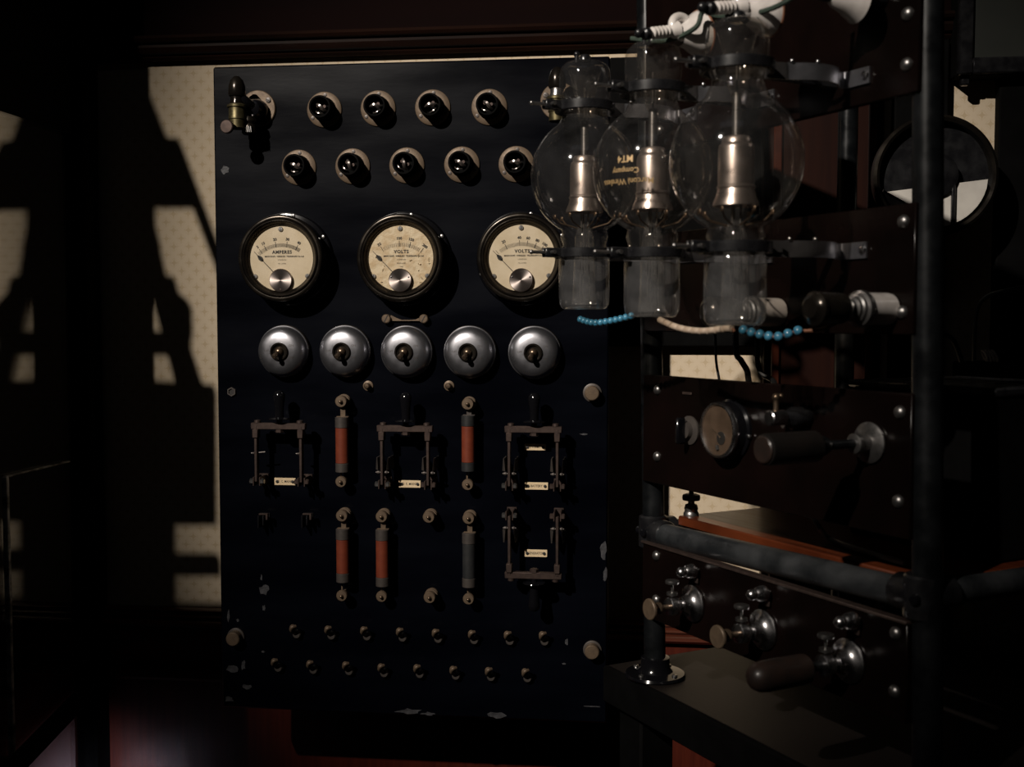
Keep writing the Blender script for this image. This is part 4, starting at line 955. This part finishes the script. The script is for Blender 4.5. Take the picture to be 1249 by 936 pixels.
beads('string of cream tubular beads under the middle valve', [on_r(804, 390, .130), on_r(828, 400, .13), on_r(856, 404, .13), on_r(890, 401, .13), on_r(896, 405, .13)], .0032, 'cream', 'tube', squash=1.8)
beads('string of turquoise beads under the rightmost glass valve', [on_r(902, 401, .130), on_r(922, 407, .125), on_r(946, 411, .118), on_r(962, 407, .108), on_r(975, 403, .100)], .0044, 'blue', 'ball')
solo('copper_wire', MB().tube(bez([on_r(976, 404, .098), on_r(1000, 402, .085), on_r(1022, 393, .072), on_r(1033, 382, .058)], 8), .0015, 8), 'wire', 'brown wire curving from the turquoise beads to the right lamp holder', 'wire')

# terminal on the shelf, grey cable on the shelf
ZS = ZT+zs
q = on_z(843, 629, ZS)
t = thing('shelf_terminal', 'grey screw terminal standing on the mahogany shelf', 'terminal', q, TH)
part('base', MB().lathe([(.0095, 0), (.0095, .003), (.0078, .0055), (.0085, .009), (.0072, .0135), (.0040, .015), (.0040, .019)], (0, 0, 0), (0, 0, 1), 24).mesh('base', M['steel']), t)
part('nut', MB().lathe([(.0060, .018), (.0105, .019), (.0112, .022), (.0105, .0255), (.0060, .027), (0, .027)], (0, 0, 0), (0, 0, 1), 12).mesh('nut', M['fuse_cap']), t)
part('stud', MB().cyl((0, 0, .026), (0, 0, .032), .003, 12).mesh('stud', M['black']), t)
solo('shelf_cable', MB().tube(bez([on_z(990, 628, ZS+.03), on_z(1000, 645, ZS+.02), on_z(1012, 657, ZS+.004), on_z(1040, 668, ZS+.004), on_z(1075, 679, ZS+.004), on_z(1104, 687, ZS+.004)], 8), .0030, 10), 'grey_cable', 'grey cable curling down onto the mahogany shelf', 'cable')
for i, (pp, lab) in enumerate((([(873, 428), (874, 445), (877, 462)], 'thin black cable hanging leftmost in the wallpaper gap'),
                               ([(898, 428), (904, 440), (911, 452), (913, 464)], 'thick black cable slanting in the middle of the wallpaper gap'),
                               ([(924, 424), (924, 440), (929, 456), (944, 466)], 'black cable curving at the right of the wallpaper gap'))):
    zt_ = on_r(1100, 408).z+.03
    a = on_r(pp[0][0]-2, 420, -.055); a.z = zt_
    solo('hanging_cable', MB().tube(bez([a]+[on_r(x, y, -.055) for x, y in pp]+[on_r(pp[-1][0]+4, 490, -.02)], 6), [.0016, .0036, .0030][i], 8), 'cable', lab, 'cable')

# ================================================================== BEHIND THE RACK
x0, x1 = on_y(929, 450, YW).x, on_y(1072, 300, YW).x
part_z0 = z_paper0+.002
t = thing('wall_board', 'tall dark mahogany board fixed to the wall behind the rack', 'board', ((x0+x1)/2, YW, 0))
part('board', MB().bbox((0, -.012, (z_paper0+z_paper1)/2), (x1-x0, .022, z_paper1-z_paper0-.004), .002).mesh('board', M['board_wood']), t)
mb = MB(); zc_ = (z_paper0+z_paper1)/2
for s_ in (-1, 1): mb.bbox((s_*(x1-x0)*.40, -.026, zc_), (.012, .007, z_paper1-z_paper0-.05), .002)
part('beading', mb.mesh('beading', M['dado_dark']), t)
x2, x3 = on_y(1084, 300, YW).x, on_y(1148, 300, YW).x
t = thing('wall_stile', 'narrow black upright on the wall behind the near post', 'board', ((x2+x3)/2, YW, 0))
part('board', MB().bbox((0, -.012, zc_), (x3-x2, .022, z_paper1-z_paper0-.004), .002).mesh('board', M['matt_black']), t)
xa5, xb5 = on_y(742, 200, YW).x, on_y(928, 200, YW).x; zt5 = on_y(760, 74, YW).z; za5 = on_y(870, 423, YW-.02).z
t = thing('shade_board', 'black board added to shade the wall between the slate and mahogany board, above the cable gap', 'board', ((xa5+xb5)/2, YW, za5))  # black sheet put in to keep the wall behind the valves dark
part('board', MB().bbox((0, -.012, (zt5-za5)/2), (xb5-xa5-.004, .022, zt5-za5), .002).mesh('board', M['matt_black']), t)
x4 = on_y(1209, 300, YW).x
t = thing('shade_board', 'wide black board added as shade on the wall at the right edge', 'board', (x4+.25, YW, 0))  # black sheet put in where the wall lies in shadow
part('board', MB().bbox((0, -.012, zc_), (.50, .022, z_paper1-z_paper0-.004), .002).mesh('board', M['matt_black']), t)
# round dark dial, reflected wallpaper painted on as a pale lower segment
dc = on_y(1139, 215, 1.60); dr = 70*1.6/F_PX
t = thing('round_disc', 'big round black rimmed disc with pale lower segment, behind the near post', 'disc', (dc.x, 1.60, dc.z))
part('rim', MB().lathe([(dr-.006, -.012), (dr, -.010), (dr+.001, 0), (dr, .010), (dr-.004, .013), (dr-.008, .010), (dr-.009, -.008)], (0, 0, 0), D, 72, close=False).mesh('rim', M['bronze']), t)
part('plate', MB().lathe([(dr-.004, -.011), (dr-.004, -.005), (0, -.005)], (0, 0, 0), D, 64).mesh('plate', M['black']), t)
seg = []
cz = -.010
for i in range(25):
    a = PI+PI*i/24*1.0; seg.append(((dr-.012)*math.cos(a), (dr-.012)*math.sin(a)))
ch = [(x, zz) for x, zz in seg if zz <= cz-.0*x]
part('pale_segment', MB().prism([(-(dr-.013), cz-.012)]+ch+[((dr-.013), cz+.004)], -.0065, -.0045).mesh('pale_segment', M['pale']), t, label='pale enamelled lower segment')
part('hub', MB().lathe([(.030, .004), (.030, .012), (.022, .016), (0, .017)], (0, 0, 0), D, 40).mesh('hub', M['black']), t)
part('spoke', MB().bbox((on_y(1160, 250, 1.6).x-dc.x, -.010, -.040), (.005, .006, .062), .001).mesh('spoke', M['black']), t)
part('wall_arm', MB().cyl((0, .008, 0), (0, YW-1.60-.022, 0), .014, 16).mesh('wall_arm', M['matt_black']), t)
# framed cabinet at the top right
xc0 = on_y(1169, 40, YW-.05).x; zc0 = on_y(1200, 90, YW-.05).z
t = thing('wall_case', 'dim glass fronted wall case at the top right corner', 'cabinet', (xc0+.16, YW, zc0))
part('carcass', MB().bbox((0, -.022, .20), (.32, .040, .40), .002).mesh('carcass', M['matt_black']), t)
part('frame', MB().bbox((-.149, -.046, .20), (.020, .012, .40), .002).bbox((.149, -.046, .20), (.020, .012, .40), .002).bbox((0, -.046, .012), (.28, .012, .022), .002).bbox((0, -.046, .39), (.28, .012, .02), .002).mesh('frame', M['black']), t)
part('pane', MB().box((0, -.044, .20), (.28, .004, .36)).mesh('pane', M['dim_glass']), t)
part('hook', MB().bbox((-.146, -.035, -.006), (.012, .012, .014), .002).mesh('hook', M['black']), t)
# dark apparatus box behind near post, on the shelf
zsb = ZS
t = thing('apparatus_box', 'black apparatus box standing on the mahogany shelf in deep shadow', 'box', rk(sN-.13, -.215, zsb), TH)
hh = .165
part('case', MB().bbox((0, 0, hh/2), (.19, .17, hh), .003).mesh('case', M['matt_black']), t)
part('lid', MB().bbox((0, 0, hh+.004), (.196, .176, .008), .002).mesh('lid', M['black']), t)
# tall black cabinet at right behind rack
ck_ = on_y(1148, 442, 1.48)
t = thing('black_cabinet', 'tall black cabinet filling the dark right edge behind the rack', 'cabinet', rk(.36, -.50, 0), TH)
part('carcass', MB().bbox((0, 0, ck_.z/2), (.60, .11, ck_.z-.002), .003).mesh('carcass', M['matt_black']), t)
part('door', MB().bbox((0, -.060, ck_.z/2), (.56, .010, ck_.z-.12), .002).mesh('door', M['black']), t)
q = on_r(1166, 530, -.43)-rk(.36, -.50, 0)
part('door_knob', MB().lathe([(.006, 0), (.006, .012), (.014, .016), (.017, .024), (.012, .031), (0, .033)], (q.dot(U), -.065, q.z), D, 24).mesh('door_knob', M['wood_knob']), t)
ztop = ck_.z
solo('black_lead', MB().tube(bez([(on_y(1138, 405, 1.5)), on_y(1152, 408, 1.5), on_y(1163, 416, 1.5), on_y(1170, 432, 1.5), Vector((on_y(1173, 440, 1.5).x, 1.5, ztop))], 6), .0035, 8), 'cable', 'black lead arching down onto the black cabinet', 'cable')
solo('grey_lead', MB().tube(bez([Vector((on_y(1188, 440, 1.52).x, 1.52, ztop)), on_y(1189, 400, 1.52), on_y(1193, 375, 1.52), on_y(1204, 362, 1.52), on_y(1225, 355, 1.52), on_y(1260, 350, 1.55), on_y(1330, 352, 1.66), on_y(1370, 360, YW)], 6), .0028, 8), 'grey_cable', 'grey lead bending up from the black cabinet towards the right edge', 'cable')
t = thing('coil_end', 'small white spiral coil end on top of the black cabinet', 'coil', (on_y(1207, 436, 1.5).x, 1.5, ztop))
mb = MB()
for k in range(4): mb.torus((k*.004-.006, 0, .008), .0075, .0016, (1, 0, .5), 20, 8)
part('coil', mb.mesh('coil', M['ceramic']), t)
